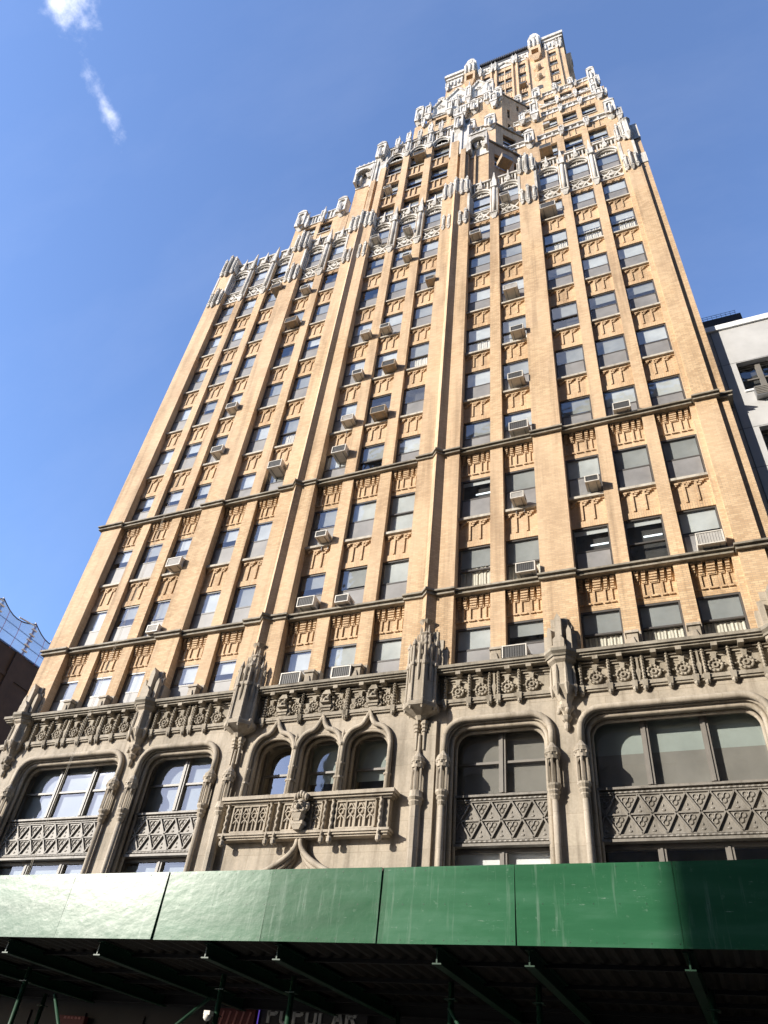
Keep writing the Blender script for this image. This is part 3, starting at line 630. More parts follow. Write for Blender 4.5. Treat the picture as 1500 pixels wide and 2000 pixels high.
# middle tower steps
def step(y, z0, z1, xl, xr, sl_, hd):
    wins = [(a, c, sl_, hd) for a, c in CW]; grid_wall(xl, xr, y, z0, z1, wins, back=18)
    for a, c in CW: up_window(a, c, y, sl_, hd, .4)
step(4.15, 56, 67.6, -5.3, 4.1, 64.6, 66.7); step(6.85, 66, 82.2, -5.35, 4.05, 80.7, 82.75 - .1); step(8.0, 82, 88.2, -4.6, 3.4, 85.0, 87.0)
def corner_face(xr, y, z0, z1, wins, ln=2.1, back=10):
    """canted corner of the middle tower: a brick face at 45 degrees with its windows and a stone coping"""
    c45 = math.sqrt(.5)
    def P(u, v, z): return (xr + u * c45 + v * c45, y + u * c45 - v * c45, z)      # u along the face, v outward
    def cb(bb, u0, u1, v0, v1, za, zb, mi=0):
        q = [P(u0, v1, za), P(u1, v1, za), P(u1, v0, za), P(u0, v0, za), P(u0, v1, zb), P(u1, v1, zb), P(u1, v0, zb), P(u0, v0, zb)]
        bb.add(q, [(0, 3, 2, 1), (4, 5, 6, 7), (0, 1, 5, 4), (1, 2, 6, 5), (2, 3, 7, 6), (3, 0, 4, 7)], mi)
    L_ = ln * math.sqrt(2); b = MB()
    us = sorted(set(w_[:2] for w_ in wins)); e = 0.0
    pl = [(xr - .4, y + .4), (xr + .3, y + .75), (xr + ln - .3, y + ln + .35), (xr + ln - .05, y + ln + .1), (xr + ln - .05, y + back), (xr - .4, y + back)]
    n = len(pl); b.add([(px, py, z0) for px, py in pl] + [(px, py, z1) for px, py in pl], [tuple(range(n))[::-1], tuple(range(n, 2 * n))] + [(i, (i + 1) % n, (i + 1) % n + n, i + n) for i in range(n)])
    for (a, c) in us:
        cb(b, e, a, -.4, 0, z0, z1); e = c; zz = z0
        for w_ in sorted((q for q in wins if q[:2] == (a, c)), key=lambda q: q[2]): cb(b, a, c, -.4, -.03, zz, w_[2]); zz = w_[3]
        cb(b, a, c, -.4, -.03, zz, z1)
    cb(b, e, L_, -.4, 0, z0, z1); part('canted_brick_corner', b, BRICK, tower)
    b = MB()
    for (a, c, s_, h_) in wins:
        cb(b, a, a + .07, -.3, -.2, s_, h_); cb(b, c - .07, c, -.3, -.2, s_, h_); cb(b, a, c, -.3, -.2, h_ - .07, h_); cb(b, a, c, -.3, -.2, s_, s_ + .07); cb(b, a, c, -.29, -.19, (s_ + h_) / 2 - .03, (s_ + h_) / 2 + .03)
        b.add([P(a, -.26, s_), P(c, -.26, s_), P(c, -.26, h_), P(a, -.26, h_)], [(0, 1, 2, 3)], 1); cb(b, a, c, -.38, -.36, s_, h_, 2)
    part('canted_window', b, [FRAME, GLASSB, ROOM], tower)
    b = MB(); cb(b, -.1, L_ + .1, -.35, .1, z1, z1 + .18); cb(b, -.05, L_ + .05, -.3, .05, z1 + .18, z1 + .3); part('corner_coping', b, BAND, tower)
corner_face(4.58, .35, 46.9, 54.4, [(.45, 1.6, 50.9, 52.9), (2.0, 2.8, 50.9, 52.9)])
corner_face(4.1, 4.15, 56, 67.6, [(.7, 1.95, 64.2, 66.3)])
corner_face(4.05, 6.85, 66, 82.3, [(.6, 1.7, 77.0, 79.1), (.9, 2.0, 80.0, 81.4), (.6, 1.7, 73.4, 75.5)])
parapet(-5.2, -2.5, 4.15, 67.4, 68.3); parapet(-1.6, 1.5, 4.15, 67.4, 68.3); parapet(2.3, 3.2, 4.15, 67.2, 68.2)
niche_block(3.2, 4.15, 4.15, 67.1, 69.3, .35); niche_block(1.5, 2.35, 4.15, 67.6, 69.6); niche_block(-1.9, -1.2, 4.15, 67.3, 69.6); pinn(-4.7, 4.0, 66.2, 71.2, .4); pinn(-5.1, 4.0, 65.6, 69.4, .3); niche_block(-3.6, -2.8, 4.15, 67.2, 69.8); pinn(.1, 4.0, 66.6, 69.9, .3); pinn(-.9, 3.95, 66, 69, .2)
parapet(-1.3, 2.4, 6.85, 82.0, 83.2); niche_block(3.4, 4.15, 6.85, 81.0, 83.6, .35); niche_block(2.3, 3.0, 6.85, 81.4, 83.5); pinn(3.35, 6.6, 78.9, 83.4, .4); niche_block(.9, 1.7, 6.85, 80.2, 82.6); pinn(.2, 6.6, 79.2, 82.8, .35); pinn(-.6, 6.6, 79.4, 83.0, .26)
gable(-3.5, -1.7, 6.85, 82.8, 87.4); niche_block(-5.35, -4.45, 6.85, 83.0, 86.6); pinn(-3.85, 6.7, 82.5, 87.6, .36); pinn(-1.45, 6.7, 81.6, 86.5, .36); pinn(-4.3, 6.7, 81.0, 84.4, .22)
gable(.2, 2.2, 8.0, 87.1, 92.6); gable(-2.6, .2, 8.05, 86.9, 92.9); niche_block(2.2, 3.0, 8, 86.4, 90.4); niche_block(-3.4, -2.6, 8, 87, 90.6)
pinn(.2, 7.8, 86.2, 93.0, .34); pinn(2.5, 7.7, 83.0, 88.4, .36); pinn(-1.2, 7.8, 84.2, 90.5, .36)
for (x, y, z) in ((5.9, 2.3, 54.6), (5.3, 1.7, 54.6), (5.6, 6.0, 67.8), (5.1, 5.5, 67.8), (5.3, 8.5, 82.5)):
    b = MB(); b.lathe(x, y, [(z, .22), (z + .6, .2), (z + .7, .34), (z + .95, .3), (z + 1.1, .1)], 8); part('chimney_pot', b, TERRA, tower)
# ------------------------------------------------------------------ the topmost shaft
TY = 16
tw = []
rows = ((117.4, 119.2), (113.75, 115.6), (110.0, 111.9), (106.15, 108.0))
tcols = [(-5.15, -4.1), (-.75, .3), (1.4, 2.35), (2.5, 3.42), (4.45, 5.45), (8.75, 9.78)]
for a, c in tcols:
    for (s_, h_) in rows: tw.append((a, c, s_, h_))
grid_wall(-6.5, 10.9, TY, 84, 122.5, tw, back=12)
for q in tw: up_window(q[0], q[1], TY, q[2], q[3])
b = MB()
for x in (-.95, .5, 1.2, 3.6, 4.25, 5.75, 8.45, 10.05): b.box(x - .12, x + .12, TY - .25, TY + .1, 84, 120)
for a, c in tcols:
    for (s_, h_) in rows[1:]:
        for k in (.3, .65): b.box(a + (c - a) * k, a + (c - a) * k + .1, TY - .04, TY + .08, h_ + .3, h_ + 1.6)
b.box(10.9, 11.6, TY + 1.5, TY + 10, 84, 121); part('brick_setback', b, BRICK, tower)
b = MB()
for (x0, x1) in ((-6.7, -3.6), (8.0, 11.15)):
    b.box(x0, x1, TY - .55, TY + 12.3, 124.2, 125.1); b.box(x0 + .2, x1 - .15, TY - .3, TY + 12, 123.5, 124.2); b.box(x0 + .3, x1 - .3, TY - .08, TY + 11.9, 120.1, 123.5)
    for k in range(5): b.box(x0 + .4 + k * .55, x0 + .6 + k * .55, TY - .3, TY, 120.6 + (k % 2) * .5, 122.8)
b.box(-1.2, 6.0, TY - .06, TY + .4, 120.3, 123.0)
for (a, c) in ((-1.0, .5), (1.2, 3.7), (4.25, 5.7)):
    n = 12; xm = (a + c) / 2; r_ = (c - a) / 2
    b.tube([(xm - r_ * math.cos(math.pi * i / n), TY - .15, 120.3 + min(1.5, r_) * math.sin(math.pi * i / n) + (.5 if i == n / 2 else 0)) for i in range(n + 1)], .14, 6)
    for k in range(4): b.ball(a + (c - a) * (k + .5) / 4, TY - .1, 121.9 + .3 * (k % 2), .2, .15, .22, 6)
b.box(10.9, 11.75, TY + 2, TY + 3, 119.5, 122.5)
part('terracotta_cornice', b, TERRA, tower)
for x in (-1.1, .6, 1.15, 3.75, 4.2): pinn(x, TY - .3, 119.6, 123.6, .22)
for x in (10.5, 10.05, -6.2): pinn(x, TY - .2, 119.3, 123.6, .28)
b = MB(); b.box(-1.3, 6.0, TY - .1, TY + 8, 123.0, 123.9); b.box(-1.2, 6.1, TY - .35, TY + .1, 123.9, 124.6)
for k in range(26): b.box(-1.2 + k * .28, -1.1 + k * .28, TY - .45, TY - .3, 123.9, 124.7)
part('roof_edge', b, ROOF, tower)
def balcony_turret(xm):
    b = MB(); y = TY
    b.poly([(xm - .95, 122.5), (xm + .95, 122.5), (xm + .9, 126.2), (xm + .45, 127.9), (xm, 128.3), (xm - .45, 127.9), (xm - .9, 126.2)], y - .6, y + .8)
    for dx in (-.62, 0, .62): b.lathe(xm + dx, y - .75, [(121.8, .05), (122.2, .3), (122.4, .22), (124.6, .24), (124.8, .3), (125.5, .05)], 8)
    b.box(xm - .3, xm + .3, y - .68, y - .5, 126.2, 127.2)
    part('roof_turret', b, TERRA, tower)
    b = MB(); b.box(xm - .8, xm - .5, y - .75, y + .2, 118.6, 121.9); b.box(xm + .5, xm + .8, y - .75, y + .2, 118.6, 121.9); b.box(xm - .5, xm + .5, y - .752, y + .2, 120.8, 121.9); b.taper(xm, y - .2, 117.6, 118.6, .3, .1, .85, .6)
    part('brick_balcony', b, BRICK, tower)
    for z in (114.3, 110.6): b = MB(); b.lathe(xm, y, [(z - .7, .12), (z - .1, .55), (z + .12, .62), (z + .4, .6)], 12); part('brick_balcony', b, BRICK, tower)
    for z in (119.2, 115.2, 111.4, 106.9):
        b = MB(); n = 8; b.poly([(xm - .42, z), (xm + .42, z)] + [(xm + .42 * math.cos(math.pi * k / n), z + .95 + .4 * math.sin(math.pi * k / n)) for k in range(n + 1)], y - .03, y + .05)
        part('arched_opening', b, ROOM, tower)
balcony_turret(7.05); balcony_turret(-2.6)
part('upper_windows', UP, UPM, tower, 'the many small windows of the upper storeys', 'stuff')

# ================================================================== stone base
ZT = 10.95
YB = -.25
def opening_top(x0, x1, z, r):
    pts = [(x0, z - r)] + [(x0 + r - r * math.cos(math.pi / 2 * i / 6), z - r + r * math.sin(math.pi / 2 * i / 6)) for i in range(1, 7)]
    pts += [(x1 - r + r * math.sin(math.pi / 2 * i / 6), z - r + r * math.cos(math.pi / 2 * i / 6)) for i in range(0, 7)]
    return pts
BO = {'A': (-13.45, -8.75), 'B': (-7.75, -4.75), 'D': (3.55, 6.55), 'E': (7.55, 12.25)}
CO = [(-3.16, -1.78), (-1.48, -.1), (.2, 1.58)]
b = MB(); ysB = .9
e = XA - .1
for k in 'ABDE':
    x0, x1 = BO[k]
    if k == 'D':
        b.box(e, x0, YB, ysB, GZ, 8.17); e2 = e
        # middle bay above the balcony: three arched lights
        xx = e
        for (a, c) in CO: b.box(xx, a, YB, ysB, 8.17, ZT); xx = c
        b.box(xx, x0, YB, ysB, 8.17, ZT)
    else: b.box(e, x0, YB, ysB, GZ, ZT)
    pts = opening_top(x0, x1, 10.15, .55)
    for p, q in zip(pts, pts[1:]):
        if q[0] - p[0] > 1e-4: b.poly([p, q, (q[0], ZT), (p[0], ZT)], YB, ysB)
    b.box(x0, x1, YB + .02, ysB, GZ, 2.4)
    e = x1
for (a, c) in CO:
    n = 12; m_ = (a + c) / 2; r_ = (c - a) / 2
    pts = [(m_ - r_ * math.cos(math.pi * i / n), 9.8 + .5 * abs(math.sin(math.pi * i / n)) ** .62) for i in range(n + 1)]
    for p, q in zip(pts, pts[1:]): b.poly([p, q, (q[0], ZT), (p[0], ZT)], YB, ysB)
b.box(e, XZ + .1, YB, ysB, GZ, ZT)
b.box(XA - .1, XZ + .1, .92, 40, GZ, ZT)
part('stone_wall', b, STONE, tower)
b = MB(); b.box(XA - .1, XZ + .1, -.22, .5, ZT, 11.84)
part('frieze', b, SOOT, tower)
b = MB(); b.box(XA - .1, XZ + .1, -.5, YB - .005, GZ, 3.1)
for k in range(15): b.box(XA + 2 * k, XA + 2 * k + .25, -.55, -.5, GZ, 2.4)
b.box(XA - .1, XZ + .1, -.54, -.5, 1.6, 1.75); part('storefront', b, SHADEB, tower)  # sheet over the pale stone, coloured black for the shade below the deck
b = MB(); b.box(XA - .2, XZ + .2, -.36, .4, 10.86, 10.97); b.box(XA - .2, XZ + .2, -.32, .4, 10.8, 10.86)
for k in range(3): b.box(XA - .1, XZ + .1, -.24 - .035 * k, .4, 11.56 + .085 * k, 11.6 + .085 * k)
part('frieze_moulding', b, SOOT, tower)
b = MB(); b.box(XA - .35, XZ + .3, -.62, .4, 11.96, 12.06); b.box(XA - .3, XZ + .26, -.56, .4, 11.9, 11.96); b.box(XA - .25, XZ + .2, -.5, .4, 11.84, 11.9)
part('cornice', b, BAND, tower)
# ornament of the frieze: rosettes, beaded corbel strips, dentils
def rosette(x, z=11.25, r=.2):
    b = MB(); y = -.2; b.disc(x, z, [(y, r), (y - .1, r), (y - .11, r * .85), (y - .07, r * .75), (y - .07, r * .5), (y - .12, r * .42), (y - .12, r * .25), (y - .06, r * .15)], 16)
    for i in range(10): a = 2 * math.pi * i / 10; b.ball(x + r * .88 * math.cos(a), y - .1, z + r * .88 * math.sin(a), .045, .03, .045, 6)
    b.taper(x, y - .06, z + r, z + r + .16, .05, .06, .08, .08); b.ball(x - r - .08, y - .05, z, .08, .05, .035, 6); b.ball(x + r + .06, y - .05, z, .06, .05, .035, 6)
    part('rosette', b, SOOT, tower)
def strip(x, z0=10.66, z1=11.72):
    b = MB(); y = -.2
    b.box(x - .04, x + .04, y - .13, y + .02, 10.97, z1)
    for k in range(7): b.lathe(x, y - .14, [(11.0 + k * .1, .03), (11.05 + k * .1, .062), (11.1 + k * .1, .03)], 6)
    b.taper(x, y - .1, 10.78, 10.97, .07, .08, .085, .12); b.lathe(x, y - .12, [(z0, .03), (z0 + .06, .075), (z0 + .13, .08)], 6); b.lathe(x, y - .13, [(z1, .05), (z1 + .1, .01)], 6)
    part('beaded_strip', b, SOOT, tower)
def dart(x):
    b = MB(); b.box(x - .03, x + .03, -.32, -.18, 11.3, 11.8); b.taper(x, -.27, 11.0, 11.3, .02, .03, .065, .07); b.taper(x, -.27, 11.3, 11.4, .065, .07, .03, .05); part('dart_ornament', b, SOOT, tower)
def dentil(x):
    b = MB(); b.box(x - .08, x + .08, -.56, -.25, 11.72, 11.838); part('dentil', b, SOOT, tower)
def frieze_bay(x0, x1, npair):
    st = (x1 - x0) / npair
    for i in range(npair):
        a = x0 + st * i; o = .16
        rosette(a + st * .26); rosette(a + st * .74); strip(a + st * .5)
        if i: strip(a + .14); dart(a); 
        if i: strip(a - .14)
        dentil(a + st * .3); dentil(a + st * .72)
for (a, c, n_) in ((-13.6, -8.75, 3), (-7.75, -4.7, 2), (3.4, 6.55, 2), (7.6, 12.5, 3)): frieze_bay(a, c, n_); strip(a + .0) if n_ else 0
strip(12.5); strip(-8.75)
for i, xm in enumerate((-2.4, -.75, .95)):
    for s_ in (-.5, .5): rosette(xm + s_, 11.3, .17)
    for s_ in (-.2, .2, -.72, .72): rosette(xm + s_, 11.12, .09)
    strip(xm - .72 if i == 0 else xm - .93); strip(xm + .72); dentil(xm - .4); dentil(xm + .35)
    b = MB(); y = -.2       # carved grotesque corbel over the ogee
    for k in range(3): b.box(xm - .2 + .03 * k, xm + .2 - .03 * k, y - .2 + .04 * k, y, 11.14 - .09 * k, 11.21 - .09 * k)
    b.ball(xm, y - .12, 11.4, .16, .17, .17, 10); b.ball(xm, y - .28, 11.38, .05, .07, .06, 6)
    for s_ in (-1, 1): b.ball(xm + s_ * .11, y - .27, 11.5, .06, .06, .05, 6); b.ball(xm + s_ * .22, y - .1, 11.47, .07, .06, .11, 6)
    b.box(xm - .16, xm + .16, y - .3, y, 11.28, 11.33); b.taper(xm, y - .12, 11.58, 11.76, .17, .15, .08, .1)
    part('grotesque_head', b, SOOT, tower)
# hood moulds
def hood(x0, x1, zl):
    b = MB(); pts = opening_top(x0 - .1, x1 + .1, 10.28, .62); pts = [(x0 - .1, zl)] + pts + [(x1 + .1, zl)]
    b.tube([(x, YB - .07, z) for x, z in pts], .1, 8)
    pts = opening_top(x0 + .06, x1 - .06, 10.1, .5); pts = [(x0 + .06, 5.0)] + pts + [(x1 - .06, 5.0)]
    b.tube([(x, YB + .14, z) for x, z in pts], .075, 8); b.tube([(x0 + .14 + (x - x0 - .06) * (x1 - x0 - .28) / (x1 - x0 - .12), YB + .32, z - (.08 if z > 9 else 0)) for x, z in pts], .06, 8)
    part('hood_mould', b, STONE, tower)
for k in 'ABDE': hood(*BO[k], 9.2)
# lantern shafts beside the openings
def lantern(x, y=YB - .12, octo=False):
    b = MB(); r_ = .085 if not octo else .16
    b.lathe(x, y, [(4.0, r_), (7.72, r_)], 8, 0, None, not octo)
    b.lathe(x, y, [(7.7, r_), (7.8, r_ + .05), (7.84, r_ + .03), (7.92, r_ + .08), (7.97, r_ + .05), (8.06, .19), (8.12, .19)], 12)
    b.lathe(x, y, [(8.12, .06), (8.86, .06)], 6)
    for i in range(6): a = math.pi / 6 + 2 * math.pi * i / 6; b.lathe(x + .155 * math.cos(a), y + .155 * math.sin(a), [(8.12, .035), (8.8, .032)], 5)
    for i in range(6):       # pointed heads of the little openings
        a0, a1 = math.pi / 6 + 2 * math.pi * i / 6, math.pi / 6 + 2 * math.pi * (i + 1) / 6
        p0 = Vector((x + .155 * math.cos(a0), y + .155 * math.sin(a0), 0)); p1 = Vector((x + .155 * math.cos(a1), y + .155 * math.sin(a1), 0)); pm = (p0 + p1) / 2
        b.add([p0 + Vector((0, 0, 8.55)), pm + Vector((0, 0, 8.8)), p0 + Vector((0, 0, 8.85))], [(0, 1, 2)]); b.add([p1 + Vector((0, 0, 8.55)), p1 + Vector((0, 0, 8.85)), pm + Vector((0, 0, 8.8))], [(0, 1, 2)])
    b.lathe(x, y, [(8.8, .185), (8.95, .2), (8.97, .225), (9.03, .225), (9.05, .19), (9.1, .2), (9.14, .17), (9.2, .12), (9.3, .05), (9.42, .03)], 12)
    for i in range(8): a = 2 * math.pi * i / 8; b.box(x + .2 * math.cos(a) - .02, x + .2 * math.cos(a) + .02, y + .2 * math.sin(a) - .02, y + .2 * math.sin(a) + .02, 8.9, 8.97)
    part('lantern_shaft', b, STONE, tower)
for k in 'ABDE':
    for x in BO[k]: lantern(x - .1 if x == BO[k][0] else x + .1)
for x in (2.68, -3.88): lantern(x, YB - .16, True)
for x in (2.68, -3.88):
    b = MB()
    b.box(x - .02, x + .5, YB - .1, YB + .1, 4, 10.3) if x > 0 else b.box(x - .5, x + .02, YB - .1, YB + .1, 4, 10.3)
    for dx in (-.11, .13):
        b.lathe(x + dx, YB - .12, [(9.4, .035), (9.85, .045), (9.95, .05), (9.97, .09), (10.05, .07), (10.08, .11), (10.16, .09), (10.2, .13), (10.3, .13)], 8)
    b.lathe(x, YB - .14, [(9.3, .05), (9.9, .03)], 6)
    part('wall_shaft', b, STONE, tower)
# big octagonal turrets on the two middle piers
def turret(x):
    y = -.42; b = MB()
    b.lathe(x, y, [(10.3, .12), (10.42, .2), (10.5, .36), (10.62, .58), (10.74, .6), (10.78, .54), (10.82, .5), (12.05, .49), (12.1, .53), (12.2, .53), (12.24, .42)], 8)
    for i in range(8):
        a = math.pi / 8 + math.pi * 2 * i / 8; px, py = x + .5 * math.cos(a), y + .5 * math.sin(a)
        b.lathe(px, py, [(10.52, .03), (10.62, .06), (10.7, .055), (10.76, .085), (10.82, .085), (10.86, .05), (12.0, .045), (12.03, .08), (12.12, .08), (12.16, .055), (12.74, .05), (12.77, .085), (12.82, .085), (13.02, .015)], 8)
        a2 = a + math.pi / 8; qx, qy = x + .47 * math.cos(a2), y + .47 * math.sin(a2)
        b.lathe(qx, qy, [(11.5, .02), (11.7, .04), (12.3, .04), (12.74, .06), (12.85, .015)], 6)
        # blind lancet with shield on each face
        b.add([(x + .455 * math.cos(a) * .97, y + .455 * math.sin(a) * .97, 10.9)] * 0, [])
    b.lathe(x, y, [(12.2, .34), (12.9, .3), (13.0, .33), (13.08, .24), (13.3, .22), (13.36, .27), (13.46, .18), (13.75, .15), (13.9, .27)], 8)
    for i in range(8):
        a = 2 * math.pi * i / 8; b.lathe(x + .3 * math.cos(a), y + .3 * math.sin(a), [(12.5, .05), (13.1, .045), (13.32, .01)], 5)
    for i in range(4):
        a = math.pi / 4 + math.pi / 2 * i; b.lathe(x + .2 * math.cos(a), y + .2 * math.sin(a), [(13.1, .04), (13.5, .035), (13.7, .01)], 5)
    part('octagonal_turret', b, STONE, tower)
    b = MB(); b.box(x - .75, x + .78, MY - .03, .2, 12.06, 12.75); b.box(x - .6, x + .62, MY - .035, .2, 12.75, 13.15); b.box(x - .42, x + .42, MY - .04, .2, 13.15, 13.5); part('stone_apron', b, STONE, tower)
turret(2.68); turret(-3.88)
# small corbelled turrets between the outer bays and at the corners
def small_turret(x):
    y = -.32; b = MB()
    b.lathe(x, y, [(9.62, .01), (9.7, .07), (9.8, .09), (9.9, .05), (9.95, .12), (10.05, .18), (10.1, .11), (10.2, .16), (10.28, .24), (10.36, .26), (10.4, .17), (10.5, .18), (10.8, .34), (10.92, .42), (11.0, .36), (11.68, .34), (11.76, .44), (11.84, .46)], 8)
    for i in range(8):
        a = math.pi / 8 + 2 * math.pi * i / 8; b.lathe(x + .36 * math.cos(a), y + .36 * math.sin(a), [(10.62, .02), (10.8, .06), (10.96, .09), (11.0, .055), (11.4, .05), (11.62, .015)], 6)
    for i in range(4): a = math.pi / 2 * i + .4; b.ball(x + .2 * math.cos(a), y + .2 * math.sin(a), 10.2, .08, .08, .09, 6)
    part('corbelled_turret', b, STONE, tower)
    b = MB(); b.lathe(x, y, [(11.845, .5), (11.9, .52), (11.97, .6), (12.07, .6), (12.09, .34), (12.22, .3)], 8); part('turret_cap', b, BAND, tower)
    b = MB(); b.box(x - .5, x + .5, MY - .04, .2, 12.06, 12.75); b.box(x - .38, x + .38, MY - .06, .2, 12.75, 13.05); b.box(x - .26, x + .26, MY - .07, .2, 13.05, 13.35)
    b.poly([(x - .1, 12.2), (x + .1, 12.2), (x + .1, 13.2), (x, 13.42), (x - .1, 13.2)], MY - .32, MY)
    for s_ in (-1, 1): b.poly([(x + s_ * .3 - .07, 12.15), (x + s_ * .3 + .07, 12.15), (x + s_ * .3 + .07, 12.8), (x + s_ * .3, 12.98), (x + s_ * .3 - .07, 12.8)], MY - .24, MY)
    b.poly([(x - .17, 12.1), (x + .17, 12.1), (x + .17, 12.4), (x, 12.62), (x - .17, 12.4)], MY - .42, MY); b.box(x - .2, x + .2, MY - .4, MY, 12.1, 12.2)
    part('pier_finial', b, STONE, tower)
for x in (7.1, -8.28, -14.3, 13.1): small_turret(x)
for (x0, x1) in minor:
    b = MB(); xm = (x0 + x1) / 2; b.box(x0 - .008, x1 + .008, PY - .03, .2, 12.06, 12.66); b.box(xm - .16, xm + .16, PY - .3, PY, 12.06, 12.45); b.taper(xm, PY - .13, 12.45, 12.56, .2, .22, .2, .18); b.taper(xm, PY - .08, 12.56, 12.66, .18, .16, .06, .06); b.taper(xm, PY - .3, 12.06, 12.32, .1, .07, .03, .03)
    part('pier_stub', b, STONE, tower)
# ogee hoods over the three lights
b = MB()
for (a, c) in CO:
    m_ = (a + c) / 2; y = YB - .08; pts = [(a - .12, 8.2), (a - .12, 9.75)]
    for i in range(1, 13):
        t_ = (i / 12) ** 1.25; x = a - .12 + (m_ - a + .12) * t_; z = 9.72 + .66 * (1 - abs(1 - min(1, t_ * 1.25)) ** 2.6) ** .55 + (.47 * ((t_ - .62) / .38) ** 2 if t_ > .62 else 0); pts.append((x, z))
    full = pts + [(2 * m_ - x, z) for x, z in reversed(pts[:-1])]
    b.tube([(x, y, z) for x, z in full], .085, 8)
    inn = [(m_ + (x - m_) * .9, min(z, 9.72 + .56 * max(0, 1 - abs((x - m_) / (m_ - a + .12)) ** 2.6) ** .5 if z > 9.72 else z)) for x, z in full]
    b.tube([(x, YB + .06, z - .02) for x, z in inn], .06, 8)
    b.tube([(m_ + (x - m_) * .88, YB + .3, z - .04) for x, z in inn], .06, 8)
    for s_ in (-1, 1):
        xx = m_ + s_ * (m_ - a + .1); b.lathe(xx, YB - .06, [(8.18, .11), (8.3, .11), (8.34, .085), (8.7, .08), (8.72, .12), (8.78, .12), (8.8, .07), (9.15, .065), (9.17, .1), (9.22, .1)], 8)
for (p, q) in ((CO[0][1], CO[1][0]), (CO[1][1], CO[2][0])):
    m_ = (p + q) / 2; b.box(m_ - .07, m_ + .07, YB - .1, YB + .05, 9.7, 10.2); b.lathe(m_, YB - .1, [(9.75, .1), (9.82, .12), (9.9, .06), (10.15, .05), (10.3, .01)], 6)
part('ogee_hoods', b, STONE, tower)
# balcony below them
bal = empty('tmp', (0, 0, 0)); bpy.data.objects.remove(bal)
b = MB(); b.box(-3.72, 2.12, -.72, .3, 8.06, 8.17); b.box(-3.66, 2.06, -.66, .3, 8.0, 8.06); b.box(-3.6, 2.0, -.58, -.2, 7.95, 8.0)
b.box(-3.52, 1.92, -.5, -.2, 7.06, 7.95); b.box(-3.62, 2.02, -.64, -.2, 7.02, 7.09); b.box(-3.58, 1.98, -.6, -.2, 6.96, 7.02); b.box(-3.54, 1.94, -.55, -.2, 6.91, 6.96)
balc = part('balcony', b, STONE, tower)
def child_of(nm, mb, m): return sub(nm, mb, m, balc)
for (a, c) in ((-3.28, -2.08), (-1.5, -.22), (.28, 1.52)):
    b = MB(); y = -.5; n_ = 4; st = (c - a) / n_
    b.box(a, c, y - .07, y + .01, 7.12, 7.16); b.box(a, c, y - .08, y + .01, 7.88, 7.93)
    for k in range(n_ + 1): b.box(a + st * k - .022, a + st * k + .022, y - .075, y + .01, 7.16, 7.88)
    for k in range(n_):
        xm = a + st * (k + .5); h = st / 2 - .03
        b.bar(xm - h, 7.66, xm, 7.84, .03, y - .055, y); b.bar(xm, 7.84, xm + h, 7.66, .03, y - .056, y)
        b.ring(xm, 7.62, .075, .022, y - .03, 8); b.bar(xm - h, 7.4, xm, 7.52, .03, y - .05, y); b.bar(xm, 7.52, xm + h, 7.4, .03, y - .051, y); b.box(xm - .012, xm + .012, y - .045, y, 7.16, 7.5)
        for s_ in (-1, 1): b.poly([(xm + s_ * h * 1.05, 7.88), (xm, 7.88), (xm + s_ * h * 1.05, 7.68)] if s_ < 0 else [(xm + h * 1.05, 7.88), (xm + h * 1.05, 7.68), (xm, 7.88)], y - .03, y)
    child_of('tracery_panel', b, STONE)
for x in (-3.45, -1.93, -1.66, -.08, .17, 1.7):
    b = MB(); pts = [(x + .012 * math.cos(k * .9), -.6 + .012 * math.sin(k * .9), 6.85 + k * .0285) for k in range(40)]
    b.tube(pts, .05, 6); b.box(x - .045, x + .045, -.58, -.48, 6.9, 7.97); b.lathe(x, -.58, [(6.72, .03), (6.76, .08), (6.86, .085), (6.9, .06)], 8)
    child_of('twisted_strip', b, STONE)
b = MB(); x, y = -.86, -.68        # carved mask with crown of leaves
b.ball(x, y, 7.74, .22, .2, .27, 12); b.taper(x, y - .06, 7.3, 7.52, .09, .1, .16, .16); b.ball(x, y - .22, 7.7, .05, .08, .1, 6); b.ball(x, y - .17, 7.57, .13, .07, .05, 8)
for s_ in (-1, 1):
    b.ball(x + s_ * .095, y - .17, 7.79, .055, .05, .035, 6); b.ball(x + s_ * .1, y - .19, 7.86, .08, .05, .03, 6); b.ball(x + s_ * .24, y - .02, 7.75, .07, .09, .14, 6); b.ball(x + s_ * .16, y - .12, 7.62, .07, .06, .08, 6); b.tube([(x + s_ * .04, y - .18, 7.62), (x + s_ * .16, y - .16, 7.57), (x + s_ * .24, y - .1, 7.64)], .035, 6)
for k in range(5): b.ball(x - .18 + .09 * k, y - .08, 8.02 + .05 * (2 - abs(k - 2)), .065, .09, .12, 6)
b.box(x - .2, x + .2, y - .14, -.4, 7.22, 7.32); b.taper(x, y + .0, 7.08, 7.22, .1, .1, .17, .13)
child_of('carved_mask', b, STONE)
# great ogee hood of the doorway
b = MB(); x0 = -.86
for s_ in (-1, 1):
    for (off, yy, r_) in ((0, YB - .2, .085), (.13, YB - .12, .07), (.26, YB - .04, .06)):
        pts = [(x0 + s_ * (.05 + off * .3), yy, 7.2 - off * .9)]
        for i in range(15):
            t_ = (i / 14) ** 2 * 2.0; pts.append((x0 + s_ * (.06 + off * .3 + t_), yy, 6.85 - off * 1.3 - .7 * math.sqrt(t_ / .7)))
        b.tube(pts, r_, 8)
b.lathe(x0, YB - .18, [(6.9, .08), (7.2, .1), (7.3, .14)], 8)
part('door_hood', b, STONE, tower)
